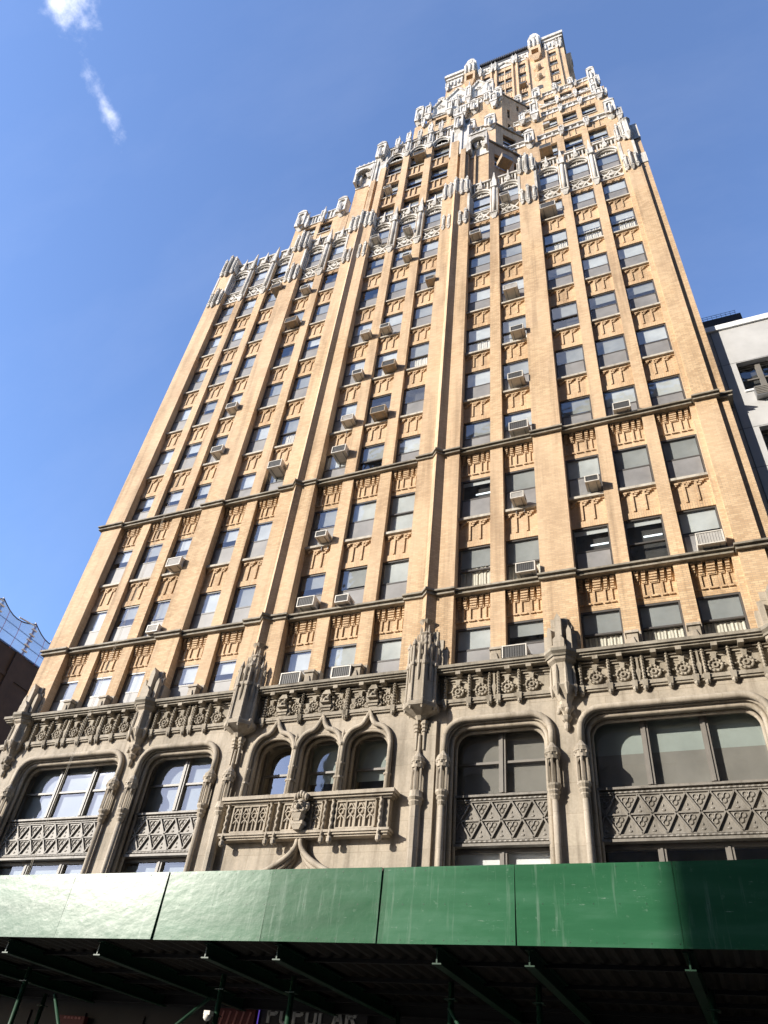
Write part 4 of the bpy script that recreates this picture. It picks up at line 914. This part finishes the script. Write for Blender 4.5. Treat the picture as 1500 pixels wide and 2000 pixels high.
# cast metal spandrel panels
def metal_panel(x0, x1):
    b = MB(); y = .12; z0, z1 = 6.82, 8.02; b.box(x0 - .1, x1 + .1, y, y + .1, z0 - .1, z1 + .1)
    b.box(x0 - .1, x1 + .1, y - .1, y, z1 + .04, z1 + .1); b.box(x0 - .1, x1 + .1, y - .1, y, z0 - .1, z0 - .03)
    for zz in (z1 - .03, z0 + .03): b.tube([(x0 + (x1 - x0) * i / int((x1 - x0) / .07), y - .03 - .012 * (i % 2), zz) for i in range(int((x1 - x0) / .07) + 1)], .032, 6, 0, False)
    a, c = z0 + .1, z1 - .1; mid = (a + c) / 2; st = .585; n_ = int((x1 - x0) / st) + 1; off = x0 + ((x1 - x0) - n_ * st) / 2
    b.box(x0, x1, y - .04, y, mid - .02, mid + .02); b.box(x0, x1, y - .04, y, c, c + .03); b.box(x0, x1, y - .04, y, a - .03, a)
    for (zl, zh, sh) in ((a, mid, 0), (mid, c, .5)):
        for k in range(-1, n_ + 1):
            bx = off + (k + sh) * st; xm = bx + st / 2
            for (p, q) in (((bx, zh), (xm, zl)), ((xm, zl), (bx + st, zh))):
                if x0 <= min(p[0], q[0]) and max(p[0], q[0]) <= x1: b.bar(p[0], p[1], q[0], q[1], .04, y - .06, y)
            if x0 < bx and bx + st < x1:
                zc = zh - .15
                for dx, dz in ((-.075, .03), (.075, .03), (0, -.09)): b.ring(xm + dx, zc + dz, .066, .016, y - .014, 8)
                b.ball(xm, y - .03, zc - .01, .03, .03, .03, 6)
            if x0 < xm < x1:
                b.ball(bx + st, y, zl + .08, .06, .02, .035, 6) if bx + st < x1 - .05 else 0; b.ball(bx + st, y, zl + .2, .02, .025, .04, 6) if bx + st < x1 - .05 else 0
    part('cast_spandrel_panel', b, PANEL, tower)
for k in 'ABDE': metal_panel(*BO[k])
def base_window(x0, x1, z0, z1, n_, rail, yb=.3, shade=None, name='large_window', glass=GLASSD):
    b = MB(); q = .1
    b.box(x0, x1, yb, yb + .12, z0, z0 + .14); b.box(x0, x1, yb, yb + .12, z1 - .1, z1); st = (x1 - x0) / n_
    for k in range(n_ + 1):
        x = x0 + st * k; b.box(x - q, x + q, yb - .04, yb + .14, z0 + .14, z1 - .1) if 0 < k < n_ else b.box(max(x0, x - q * .8), min(x1, x + q * .8), yb, yb + .12, z0 + .14, z1 - .1)
    for k in range(1, n_): b.box(x0 + st * k - .03, x0 + st * k + .03, yb - .07, yb - .04, z0 + .14, z1 - .1)
    zr = z0 + (z1 - z0) * .5
    if rail: 
        for k in range(n_): b.box(x0 + st * k + q, x0 + st * (k + 1) - q, yb + .01, yb + .09, zr - .035, zr + .035)
    f = part(name, b, FRAMEB, tower)
    g_ = MB()
    for k in range(n_):
        a, c = x0 + st * k + .07, x0 + st * (k + 1) - .07
        if rail: g_.add([(a, yb + .04, zr), (c, yb + .04, zr), (c, yb + .04, z1 - .1), (a, yb + .04, z1 - .1)], [(0, 1, 2, 3)]); g_.add([(a, yb + .07, z0 + .1), (c, yb + .07, z0 + .1), (c, yb + .07, zr), (a, yb + .07, zr)], [(0, 1, 2, 3)])
        else: g_.add([(a, yb + .05, z0 + .1), (c, yb + .05, z0 + .1), (c, yb + .05, z1 - .1), (a, yb + .05, z1 - .1)], [(0, 1, 2, 3)])
    link('glass', g_.mesh('glass', glass), f)
    r_ = MB(); r_.box(x0, x1, yb + .5, yb + .52, z0, z1); link('room', r_.mesh('room', ROOM), f)
    if shade:
        for (lo, hi, m) in shade:
            s_ = MB()
            for k in range(n_): s_.box(x0 + st * k + .08, x0 + st * (k + 1) - .08, yb + .16, yb + .17, z0 + (z1 - z0) * lo, z0 + (z1 - z0) * hi)
            link('shade', s_.mesh('shade', m), f)
    return f
GREYSH = plain('grey_blue_shade', (.24, .27, .29), .8, scale=1)
TEAL = plain('pale_green_shade', (.29, .33, .31), .8, var=.12, scale=1); BROWNS = plain('grey_brown_shade', (.20, .19, .17), .8, var=.15, scale=1)
base_window(*BO['A'], 8.1, 10.2, 3, True, shade=[(.03, .97, GREYSH)]); base_window(*BO['B'], 8.1, 10.2, 2, True, shade=[(.03, .97, GREYSH)])
base_window(*BO['D'], 8.1, 10.2, 2, True, shade=[(.1, .95, BROWNS)]); base_window(*BO['E'], 8.1, 10.2, 3, False, shade=[(.52, .97, TEAL), (.03, .52, BROWNS)])
base_window(*BO['A'], 3.0, 6.72, 3, False, shade=[(.1, .96, GREYSH)]); base_window(*BO['B'], 3.0, 6.72, 2, False, shade=[(.1, .96, GREYSH)])
base_window(*BO['D'], 3.0, 6.72, 2, False, shade=[(.3, .98, plain('white_shade', (.75, .76, .76), .7, var=.05))]); base_window(*BO['E'], 3.0, 6.72, 3, False, shade=[(.2, .9, BROWNS)])
for (a, c) in CO: base_window(a + .02, c - .02, 8.17, 10.3, 1, True, .34, name='arched_light', glass=GLASSB if a < -1.5 else GLASSD, shade=[(.35, .97, TEAL)] if a > -1.5 else None)

# ================================================================== air conditioners
ACS = []
acm = {}
def ac_mesh(wd, hh, dp, tan):
    k = (wd, hh, dp, tan)
    if k in acm: return acm[k]
    c = ACT if tan else ACW
    b = MB(); t_ = .035
    b.box(-wd / 2, wd / 2, t_, dp, 0, hh)                                   # body behind the face
    b.box(-wd / 2, -wd / 2 + t_, 0, t_, 0, hh); b.box(wd / 2 - t_, wd / 2, 0, t_, 0, hh); b.box(-wd / 2 + t_, wd / 2 - t_, 0, t_, 0, t_); b.box(-wd / 2 + t_, wd / 2 - t_, 0, t_, hh - t_, hh)
    for i in range(5): b.box(wd / 2, wd / 2 + .004, dp * .3, dp * .75, hh * .25 + i * hh * .11, hh * .25 + i * hh * .11 + .018, 1)
    cs = b.mesh('casing', [c, ACG])
    g_ = MB(); g_.box(-wd / 2 + t_, wd / 2 - t_, .02, .034, t_, hh - t_)
    for i in range(9): x = -wd / 2 + t_ + (wd - 2 * t_) * (i + .5) / 9; g_.box(x - .006, x + .006, .008, .02, t_, hh - t_)
    gr = g_.mesh('grille', ACG); gl = g_.mesh('grille', ACL)
    k_ = MB()
    k_.box(-.015, .015, .1, dp + .05, -.03, -.004); k_.bar(-.001, -.028, .001, -.32, .03, dp - .06, dp - .02)
    br = k_.mesh('bracket', STEEL)
    acm[k] = (cs, gr, gl, br); return acm[k]
ORD = ['first', 'second', 'third', 'fourth', 'fifth', 'sixth', 'seventh', 'eighth', 'ninth', 'tenth', 'eleventh', 'twelfth', 'thirteenth']
BAYN = {'A': 'leftmost three-window bay', 'B': 'left two-window bay', 'C': 'middle bay', 'D': 'right two-window bay', 'E': 'rightmost three-window bay'}
def place(c):
    gp = [g for g in groups if c in g][0]; i = gp.index(c)
    return ('left', 'right')[i] if len(gp) == 2 else ('left', 'middle', 'right')[i]
def air(c, n, x, zc, wd=.6, hh=.4, dp=.62, tan=False, light=False, y=None, up=False, label=None, bracket=True):
    t_ = empty('air_conditioner', (x, -.62 if y is None else y, zc - hh / 2))
    cs, gr, gl, br = ac_mesh(wd, hh, dp, tan)
    link('casing', cs, t_); link('grille', gl if light else gr, t_)
    for s_ in (-1, 1): link('bracket', br, t_, (s_ * wd * .3, 0, 0))
    col_ = 'tan' if tan else 'cream'; sz = 'large' if wd >= .68 else 'small' if wd <= .48 else 'mid-sized'
    tag(t_, label or '%s %s air conditioner in %s window of %s, %s brick storey up' % (sz, col_, place(c), BAYN[c[0]], ORD[n - 1]), 'air conditioner', 'window air conditioners on the skyscraper')
S_, M_, B_ = .46, .6, .72
for (c, n, x, dz, wd, tan, light) in [
    ('D2', 1, 5.7, -1.5, B_, 0, 0), ('C1', 1, -2.2, -1.5, B_, 0, 0), ('C2', 1, -.25, -1.48, .66, 0, 0), ('C1', 2, -2.2, -1.75, .66, 0, 0), ('C2', 2, -.68, -1.88, .5, 0, 0), ('D2', 2, 6.15, -1.78, .62, 0, 0), ('E3', 2, 11.95, -1.78, .74, 0, 1), ('A3', 2, -9.2, -1.88, .52, 0, 1),
    ('A3', 3, -9.35, -1.9, .68, 0, 1), ('C1', 3, -2.12, -1.93, S_, 0, 0), ('D2', 3, 5.95, -1.88, S_, 0, 1), ('E1', 3, 8.66, -1.78, S_, 0, 0),
    ('B2', 4, -5.38, -.42, .66, 0, 0), ('C1', 4, -2.08, -.42, .64, 0, 0), ('D2', 4, 6.1, -1.55, B_, 0, 0), ('E2', 4, 10.1, -1.75, .6, 0, 0),
    ('A3', 5, -9.2, -1.72, .62, 0, 0), ('C1', 5, -1.96, -1.82, .56, 0, 1), ('C2', 5, -.4, -1.78, .68, 1, 0), ('D2', 5, 6.05, -1.78, .62, 0, 0),
    ('A3', 6, -9.28, -1.8, .6, 0, 0), ('C1', 6, -1.9, -1.85, .5, 0, 0), ('C2', 6, -.22, -1.82, .64, 1, 0), ('D2', 6, 6.2, -1.8, .58, 0, 0),
    ('C1', 7, -1.9, -1.88, .5, 0, 1), ('C2', 7, -.78, -1.84, .5, 0, 0), ('D2', 7, 5.95, -1.6, .64, 0, 1), ('B1', 8, -7.12, -1.75, B_, 1, 0), ('C3', 8, 1.55, -1.86, .5, 1, 0),
    ('A3', 9, -9.18, -.45, .66, 1, 0), ('B1', 9, -6.86, -1.84, .54, 0, 0), ('C2', 9, -.12, -1.88, S_, 0, 0), ('D1', 9, 4.05, -1.82, .56, 0, 0), ('E1', 9, 8.2, -1.4, .78, 0, 0),
    ('C1', 10, -2.55, -1.7, .5, 0, 0), ('C2', 10, -.38, -1.88, S_, 0, 0), ('D2', 10, 5.8, -1.82, .5, 0, 0),
    ('C1', 12, -2.4, -1.84, S_, 0, 0), ('C2', 13, -.3, -1.4, .8, 1, 0)]:
    air(c, n, x, head(n) + dz, round(wd * 1.08, 3), round(wd * .66, 3), .74 if wd > .6 else .56, bool(tan), bool(light))
air('E1', 13, 8.2, 54.3, .85, .55, .9, True, False, 1.9, label='big tan air conditioner on first brick setback above the rightmost white arches')
air('D2', 13, 6.1, 54.3, .7, .5, .7, False, False, 2.0, label='half hidden cream air conditioner on setback wall behind the white pinnacles')
air('E1', 18, 8.0, 71.6, .6, .4, .5, False, True, 7.0, label='small pale air conditioner on the second brick setback near the right edge')
air('C3', 19, 4.95, 109.6, .9, .6, .9, True, False, TY - .7, label='tan air conditioner on the topmost brick shaft beside the round balconies')
# on the side wall of the middle block
t_ = empty('air_conditioner', (5.85, .55, 50.9)); cs, gr, gl, br = ac_mesh(.85, .6, .75, True)
for nm, me in (('casing', cs), ('grille', gl)): link(nm, me, t_)
for s_ in (-1, 1): link('bracket', br, t_, (s_ * .25, 0, 0))
t_.rotation_euler = (0, 0, R(45)); tag(t_, 'big tan air conditioner jutting from the shaded side wall of the middle block', 'air conditioner', 'window air conditioners on the skyscraper')

# ================================================================== hanging rope
b = MB()
for dx in (0, .07): b.tube([(-10.55 + dx - .0115 * (z - 5) + .03 * math.sin(z * .5), -.8, z) for z in [2 + 1.5 * i for i in range(24)]], .006, 5)
o = link('rope', b.mesh('rope', plain('pale_rope', (.5, .45, .36), .9))); tag(o, 'pale doubled rope hanging down the left side of the brick front', 'rope')

# ================================================================== white building to the right
wb = empty('apartment_building', (18, 1, GZ)); tag(wb, 'plain light grey building with white coping touching the skyscraper on its right', 'building')
WY = .35
b = MB(); ops = []
for fz in (22.85, 19.15, 15.45, 11.75, 8.05):
    for x in (14.5, 17.6, 20.7, 23.8): ops.append((x, x + 1.75, fz, fz + 1.68))
b.box(13.8, 40, WY + .5, 30, GZ, 26.8)
xs = sorted(set((a, c) for a, c, _, _ in ops)); e = 13.8
for (a, c) in xs:
    b.box(e, a, WY, WY + .5, GZ, 26.8); e = c; zz = GZ
    for (_, _, s_, h_) in sorted(q for q in ops if q[0] == a): b.box(a, c, WY + .0, WY + .5, zz, s_); zz = h_
    b.box(a, c, WY, WY + .5, zz, 26.8)
b.box(e, 40, WY, WY + .5, GZ, 26.8)
part('rendered_wall', b, WHITE, wb)
b = MB()
for z in (24.56, 22.87 - 2.0, 18.9, 16.8): b.box(13.8, 40, WY - .004, WY + .1, z, z + .018)
b.tube([(13.98, WY - .03, GZ), (13.98, WY - .03, 26.7)], .022, 6); part('joint_line', b, ACG, wb)
b = MB(); b.box(13.79, 40.1, WY - .08, 30, 26.8, 27.1); part('coping', b, COPE, wb)
for (a, c, s_, h_) in ops:
    if s_ < 11: continue
    b = MB(); y = WY + .22; q = .07
    b.box(a, a + q, y, y + .1, s_, h_); b.box(c - q, c, y, y + .1, s_, h_); b.box(a + q, c - q, y, y + .1, h_ - q, h_); b.box(a + q, c - q, y, y + .1, s_, s_ + q); m_ = (a + c) / 2 - .15; b.box(m_ - .09, m_ + .09, y - .03, y + .1, s_ + q, h_ - q); b.box(a + q, m_ - .09, y, y + .08, s_ + .78, s_ + .84); b.box(m_ + .09, c - q, y, y + .08, s_ + .78, s_ + .84)
    f = part('window', b, FRAMEB, wb)
    g_ = MB(); g_.box(a, c, WY + .44, WY + .46, s_, h_); g_.add([(a, y + .05, s_), (c, y + .05, s_), (c, y + .05, h_), (a, y + .05, h_)], [(0, 1, 2, 3)], 1); link('glass', g_.mesh('glass', [ROOM, GLASS]), f)
    k_ = MB(); k_.box(a - .03, c + .03, WY - .05, WY + .22, s_ - .09, s_); link('sill', k_.mesh('sill', COPE), f)
b = MB(); b.box(13.9, 15.95, 3, 12, 27.1, 31.25); part('penthouse', b, ROOF, wb)
b = MB()
for k in range(10): b.tube([(13.95 + k * .2, 3.05, 31.25), (13.95 + k * .2, 3.05, 31.6)], .008, 5)
for z in (31.45, 31.6): b.tube([(13.9, 3.05, z), (15.8, 3.05, z)], .01, 5)
part('roof_railing', b, ROOF, wb)
t_ = empty('air_conditioner', (15.35, WY - .25, 22.2)); b = MB(); b.box(-.6, .6, 0, .3, 0, .5)
for i in range(5): b.box(-.58, .58, -.02, 0, .06 + i * .09, .11 + i * .09, 1)
link('casing', b.mesh('casing', [STEEL, PANEL]), t_); b = MB(); b.box(-.1, .1, -.03, 0, .01, .05); link('control_panel', b.mesh('control_panel', COPE), t_)
tag(t_, 'louvred grey air conditioner under the top window of the light grey building', 'air conditioner')

# ================================================================== dark building and its safety netting on the left
db = empty('warehouse', (-52, 30, GZ)); tag(db, 'dark brown brick building in shade at the left edge below blue netting', 'building')
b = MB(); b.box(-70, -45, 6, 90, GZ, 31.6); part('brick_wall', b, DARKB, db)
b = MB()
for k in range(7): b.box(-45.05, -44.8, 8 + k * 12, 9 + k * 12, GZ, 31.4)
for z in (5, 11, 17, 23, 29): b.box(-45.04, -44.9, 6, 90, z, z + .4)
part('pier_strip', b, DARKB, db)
def net_mat():
    m = bpy.data.materials.new('blue_netting'); m.use_nodes = True; t = m.node_tree; t.nodes.clear(); o = nd(t, 'ShaderNodeOutputMaterial')
    tr = nd(t, 'ShaderNodeBsdfTransparent'); df = nd(t, 'ShaderNodeBsdfDiffuse'); df.inputs[0].default_value = (.08, .115, .19, 1); tl = nd(t, 'ShaderNodeBsdfTranslucent'); tl.inputs[0].default_value = (.09, .15, .27, 1); ad = nd(t, 'ShaderNodeAddShader'); t.links.new(df.outputs[0], ad.inputs[0]); t.links.new(tl.outputs[0], ad.inputs[1])
    mx = nd(t, 'ShaderNodeMixShader'); p = geo(t); n = noise(t, p, .5, 4); r_ = ramp(t, n, [(.3, (.78, .78, .78)), (.7, (.95, .95, .95))]); t.links.new(r_, mx.inputs[0]); t.links.new(tr.outputs[0], mx.inputs[1]); t.links.new(ad.outputs[0], mx.inputs[2]); t.links.new(mx.outputs[0], o.inputs[0]); return m
sn = empty('safety_netting', (-45, 30, 31.6)); tag(sn, 'blue safety netting sagging between scaffold posts on the dark roof', 'netting')
posts = [7.6, 12.0, 16.4, 20.6, 24.8, 29, 33.2, 37.4, 41.6]
b = MB(); vs = []; nseg = 8; nz = 5
ys = []
for p, q in zip(posts, posts[1:]):
    for i in range(nseg): ys.append((p + (q - p) * i / nseg, 34.75 - .75 * math.sin(math.pi * i / nseg), .35 * math.sin(math.pi * i / nseg)))
ys.append((posts[-1], 34.75, 0))
for j in range(nz + 1):
    for (y, zt, bx_) in ys: vs.append((-44.9 + bx_ * .6 * math.sin(math.pi * j / nz), y, 31.4 + (zt - 31.4) * j / nz))
m_ = len(ys); b.add(vs, [(j * m_ + i, j * m_ + i + 1, (j + 1) * m_ + i + 1, (j + 1) * m_ + i) for j in range(nz) for i in range(m_ - 1)], 0, True)
part('net', b, net_mat(), sn)
RED = plain('red_cord', (.35, .08, .1), .8); PALE = plain('pale_timber', (.6, .57, .52), .8)
b = MB()
for k, (y, zt, bx_) in enumerate(ys):
    if k % 3 == 0: b.tube([(-44.82 + bx_ * .3, y, 31.2), (-44.82 + bx_ * .5, y, (31.4 + zt) / 2), (-44.85, y, zt)], .025, 4)
part('cord', b, RED, sn)
b = MB(); b.tube([(-44.9, y, zt) for (y, zt, _) in ys], .06, 5)
for z in (32.4, 33.3): b.tube([(-44.95, posts[0], z), (-44.95, posts[-1], z)], .035, 5)
part('edge_cable', b, ROOF, sn)
for y in posts:
    b = MB(); b.tube([(-45, y, 31.4), (-45, y, 34.9)], .08, 6); b.tube([(-44.8, y - 2.0, 34.2), (-44.8, y, 34.5)], .07, 5)
    for k in range(5): b.box(-44.85, -44.7, y - .3, y + .3, 31.8 + k * .55, 31.92 + k * .55)
    part('scaffold_post', b, PALE, sn)

# ================================================================== building across the street (behind the camera; shades the pavement, shows in the glass)
ob = empty('office_building', (20, -45, GZ)); tag(ob, 'grey stone office building across the street reflected in the lower windows', 'building')
OX = -21.5; OYF = -37.0
b = MB(); b.box(OX, 140, -60, OYF - .3, GZ, 66.0)
part('masonry_wall', b, plain('grey_masonry', (.12, .115, .105), .85, var=.25, scale=.4), ob)
b = MB(); b.box(OX - .2, 140.2, -60.2, OYF + .15, 66.0, 67.0)
for k in range(33): b.box(OX + k * 5, OX + k * 5 + 1.6, OYF - .3, OYF, GZ, 66.0)
for k in range(32):
    for z in range(3, 66, 4): b.box(OX + k * 5 + 1.6, OX + k * 5 + 5, OYF - .3, OYF - .05, z - 2, z)
part('pier_and_cornice', b, plain('pale_masonry', (.19, .18, .16), .85, var=.2, scale=.4), ob)

tb = empty('sky_blocking_tower', (55, 15, GZ)); tag(tb, 'unseen dark brick tower added beyond the light grey building to block sky light', 'building')  # added out of view to cut sky light on right-facing pier sides
b = MB(); b.box(42, 80, .5, 60, GZ, 120); part('brick_wall', b, DARKB, tb)
b = MB()
for k in range(9): b.box(42 + k * 4.4, 43.4 + k * 4.4, 0, .5, GZ, 119)
for k in range(28): b.box(42, 80, .2, .5, 4 + k * 4, 5.6 + k * 4)
part('pier_and_spandrel', b, DARKB, tb)

# ================================================================== sidewalk shed
shed = empty('sidewalk_shed', (3, -6, GZ)); tag(shed, 'green sidewalk shed with plywood parapet, steel beams and posts along the pavement', 'sidewalk shed')
SY = -7.0; Z0, Z1 = 2.83, 4.05
seams = [-38.7, -36.3, -33.9, -31.5, -29.0, -26.6, -24.2, -21.8, -19.4, -16.95, -14.5, -12.1, -9.7, -7.25, -4.82, -2.4, .02, 2.44, 4.72, 7.16, 9.7, 12.1, 14.5, 16.9, 19.3]
rs = random.Random(5)
for a, c in zip(seams, seams[1:]):
    b = MB(); tl_ = rs.uniform(-.006, .006) - {-4.82: .012, -2.4: .02, .02: .013}.get(a, 0); dy = rs.uniform(-.008, .008); yw = rs.uniform(-.02, .02)
    x0, x1 = a + .0025, c - .0025
    vs = [(x0, SY + dy + tl_ - yw, Z0 + .004 * rs.random()), (x1, SY + dy + tl_ + yw, Z0), (x1, SY + .03 + dy + tl_ + yw, Z0), (x0, SY + .03 + dy + tl_ - yw, Z0), (x0, SY + dy - tl_ - yw, Z1 + .006 * rs.random()), (x1, SY + dy - tl_ + yw, Z1 + .006 * rs.random()), (x1, SY + .03 + dy - tl_ + yw, Z1), (x0, SY + .03 + dy - tl_ - yw, Z1)]
    b.add(vs, [(0, 3, 2, 1), (4, 5, 6, 7), (0, 1, 5, 4), (1, 2, 6, 5), (2, 3, 7, 6), (3, 0, 4, 7)])
    bd = part('parapet_board', b, GREEN, shed)
    b = MB()
    for k in range(7):
        for zz in (Z0 + .06, (Z0 + Z1) / 2, Z1 - .06):
            xx = x0 + .05 + (x1 - x0 - .1) * k / 6; f_ = (zz - Z0) / (Z1 - Z0); u_ = (xx - x0) / (x1 - x0) * 2 - 1
            b.disc(xx, zz, [(SY + dy + tl_ * (1 - 2 * f_) + yw * u_ + .004, .011), (SY + dy + tl_ * (1 - 2 * f_) + yw * u_ - .004, .009)], 6)
    sub('screw_heads', b, GREENS, bd)
b = MB(); b.box(-38.7, 19.3, SY + .05, SY + .1, Z0 + .02, Z1 - .04); part('parapet_backing', b, GREEN, shed)
b = MB(); st = .075; n_ = int(58 / st); vs = []      # corrugated deck, ridges running away from the street
for y in (SY + .1, -.28):
    for i in range(n_ + 1): vs.append((-38.7 + st * i, y, 2.91 + (.03 if i % 4 in (0, 1) else -.03)))
b.add(vs, [(i, i + 1, n_ + 2 + i, n_ + 1 + i) for i in range(n_)]); part('corrugated_deck', b, CORR, shed)
b = MB(); b.box(-38.7, 19.3, SY + .06, -.76, 2.95, 2.98); part('deck_boards', b, ROOF, shed)
def ibeam(b, x, y0, y1, z0, z1, wd=.16, along='y', t_=.022):
    if along == 'y': b.box(x - wd / 2, x + wd / 2, y0, y1, z0, z0 + t_); b.box(x - wd / 2, x + wd / 2, y0, y1, z1 - t_, z1); b.box(x - .012, x + .012, y0, y1, z0 + t_, z1 - t_)
    else: b.box(y0, y1, x - wd / 2, x + wd / 2, z0, z0 + t_); b.box(y0, y1, x - wd / 2, x + wd / 2, z1 - t_, z1); b.box(y0, y1, x - .012, x + .012, z0 + t_, z1 - t_)
BX = [-37, -33, -29, -25, -21, -17, -14.6, -12.2, -9.1, -6.3, -3.9, -1.45, 1.12, 2.66, 5.73, 7.3, 9.72, 12.3, 15, 17.6]
for x in BX:
    b = MB(); ibeam(b, x, SY + .3, -.8, 2.6, 2.86); part('cross_beam', b, GREENS, shed)
for y in (-5.6, -3.9, -2.7, -1.4):
    b = MB(); b.box(-38.7, 19.3, y - .04, y + .04, 2.80, 2.868); part('purlin', b, SHADEB, shed)
for y in (-.9,):
    b = MB(); ibeam(b, y, -38.7, 19.3, 2.64, 2.86, .12, 'x'); part('long_beam', b, SHADEB, shed)
for y, xs_ in ((-5.3, [-37, -31, -25, -19, -12.2, -9.1, -6.6, -4.45, .72, 2.32, 5.54, 7.12, 9.9, 12.3, 15]), (-1.9, [-37, -31, -25, -19, -12.2, -7, -1.5, 3.2, 8, 12.3, 15])):
    for x in xs_: b = MB(); b.tube([(x, y, GZ + .02), (x, y, 2.6)], .055, 10); b.box(x - .12, x + .12, y - .12, y + .12, GZ, GZ + .02); b.box(x - .1, x + .1, y - .1, y + .1, 2.32, 2.338); part('steel_post', b, GREENS, shed)
for (x0, z0, x1, z1) in ((-3.4, 2.1, -1.3, -.9), (.6, 2.2, -2.0, .3), (5.54, 2.2, 6.9, .3), (9.9, 2.2, 10.9, .2)):
    b = MB(); b.tube([(x0, -5.4, z0), (x1, -5.4, z1)], .036, 8); part('brace', b, GREENS, shed)
b = MB(); b.ball(.62, -5.45, 1.85, .08, .08, .07, 8); b.box(.55, .69, -5.5, -5.35, 1.88, 1.95); part('lamp_fitting', b, PALE, shed)

# ================================================================== shop signs under the shed
def letter_strokes(ch):
    return {'P': [((0, 0), (0, 1)), ((0, 1), (.5, 1)), ((.5, 1), (.62, .85)), ((.62, .85), (.62, .62)), ((.62, .62), (.5, .48)), ((.5, .48), (0, .48))], 'O': [((.15, 0), (.0, .15)), ((0, .15), (0, .85)), ((0, .85), (.15, 1)), ((.15, 1), (.5, 1)), ((.5, 1), (.65, .85)), ((.65, .85), (.65, .15)), ((.65, .15), (.5, 0)), ((.5, 0), (.15, 0))],
            'U': [((0, 1), (0, .15)), ((0, .15), (.15, 0)), ((.15, 0), (.5, 0)), ((.5, 0), (.65, .15)), ((.65, .15), (.65, 1))], 'L': [((0, 1), (0, 0)), ((0, 0), (.6, 0))], 'A': [((0, 0), (.32, 1)), ((.32, 1), (.65, 0)), ((.12, .36), (.53, .36))], 'R': [((0, 0), (0, 1)), ((0, 1), (.5, 1)), ((.5, 1), (.62, .85)), ((.62, .85), (.62, .62)), ((.62, .62), (.5, .5)), ((.5, .5), (0, .5)), ((.3, .5), (.64, 0))]}[ch]
sg = empty('shop_sign', (.5, -.75, 2.3)); tag(sg, 'dark shop sign with white capital letters reading POPULAR', 'sign')
b = MB(); b.box(-.95, 1.95, -.72, -.55, 1.95, 2.88); part('sign_board', b, plain('black_signboard', (.02, .02, .022), .6), sg)
b = MB(); WL = plain('white_letters', (.5, .5, .48), .6)
for i, ch in enumerate('POPULAR'):
    x0 = -.74 + i * .36
    for (p, q) in letter_strokes(ch): b.bar(x0 + p[0] * .36, 2.40 + p[1] * .4, x0 + q[0] * .36, 2.40 + q[1] * .4, .075, -.76 - .001 * (i % 3), -.718)
part('lettering', b, WL, sg)
t_ = empty('neon_tube', (-1.02, -.75, 2.1)); b = MB(); b.tube([(-1.02, -.76, 2.1), (-1.02, -.76, 2.8)], .018, 6); part('glowing_tube', b, NEON, t_); b = MB(); b.box(-1.06, -.98, -.74, -.55, 2.04, 2.12); b.box(-1.06, -.98, -.74, -.55, 2.78, 2.86); part('tube_holder', b, ROOF, t_); tag(t_, 'thin upright violet neon tube at the left end of the dark shop sign', 'neon light')
REDS = plain('red_signboard', (.11, .013, .015), .6)
for (x0, x1, z0, z1, lab) in ((-2.35, -1.15, 1.9, 2.76, 'red shop sign with worn pale marks left of the neon tube'), (-7.4, -6.5, 1.9, 2.3, 'small red shop sign low at the left under the shed')):
    t_ = empty('shop_sign', ((x0 + x1) / 2, -.7, z0)); b = MB(); b.box(x0, x1, -.72, -.55, z0, z1); part('sign_board', b, REDS, t_); b = MB()
    for k in range(5): b.bar(x0 + .2 + k * (x1 - x0 - .4) / 4, z0 + .35, x0 + .28 + k * (x1 - x0 - .4) / 4, z0 + min(.7, z1 - z0 - .05), .05, -.74, -.718)
    part('painted_marks', b, plain('faded_marks', (.4, .16, .15), .7), t_); tag(t_, lab, 'sign')
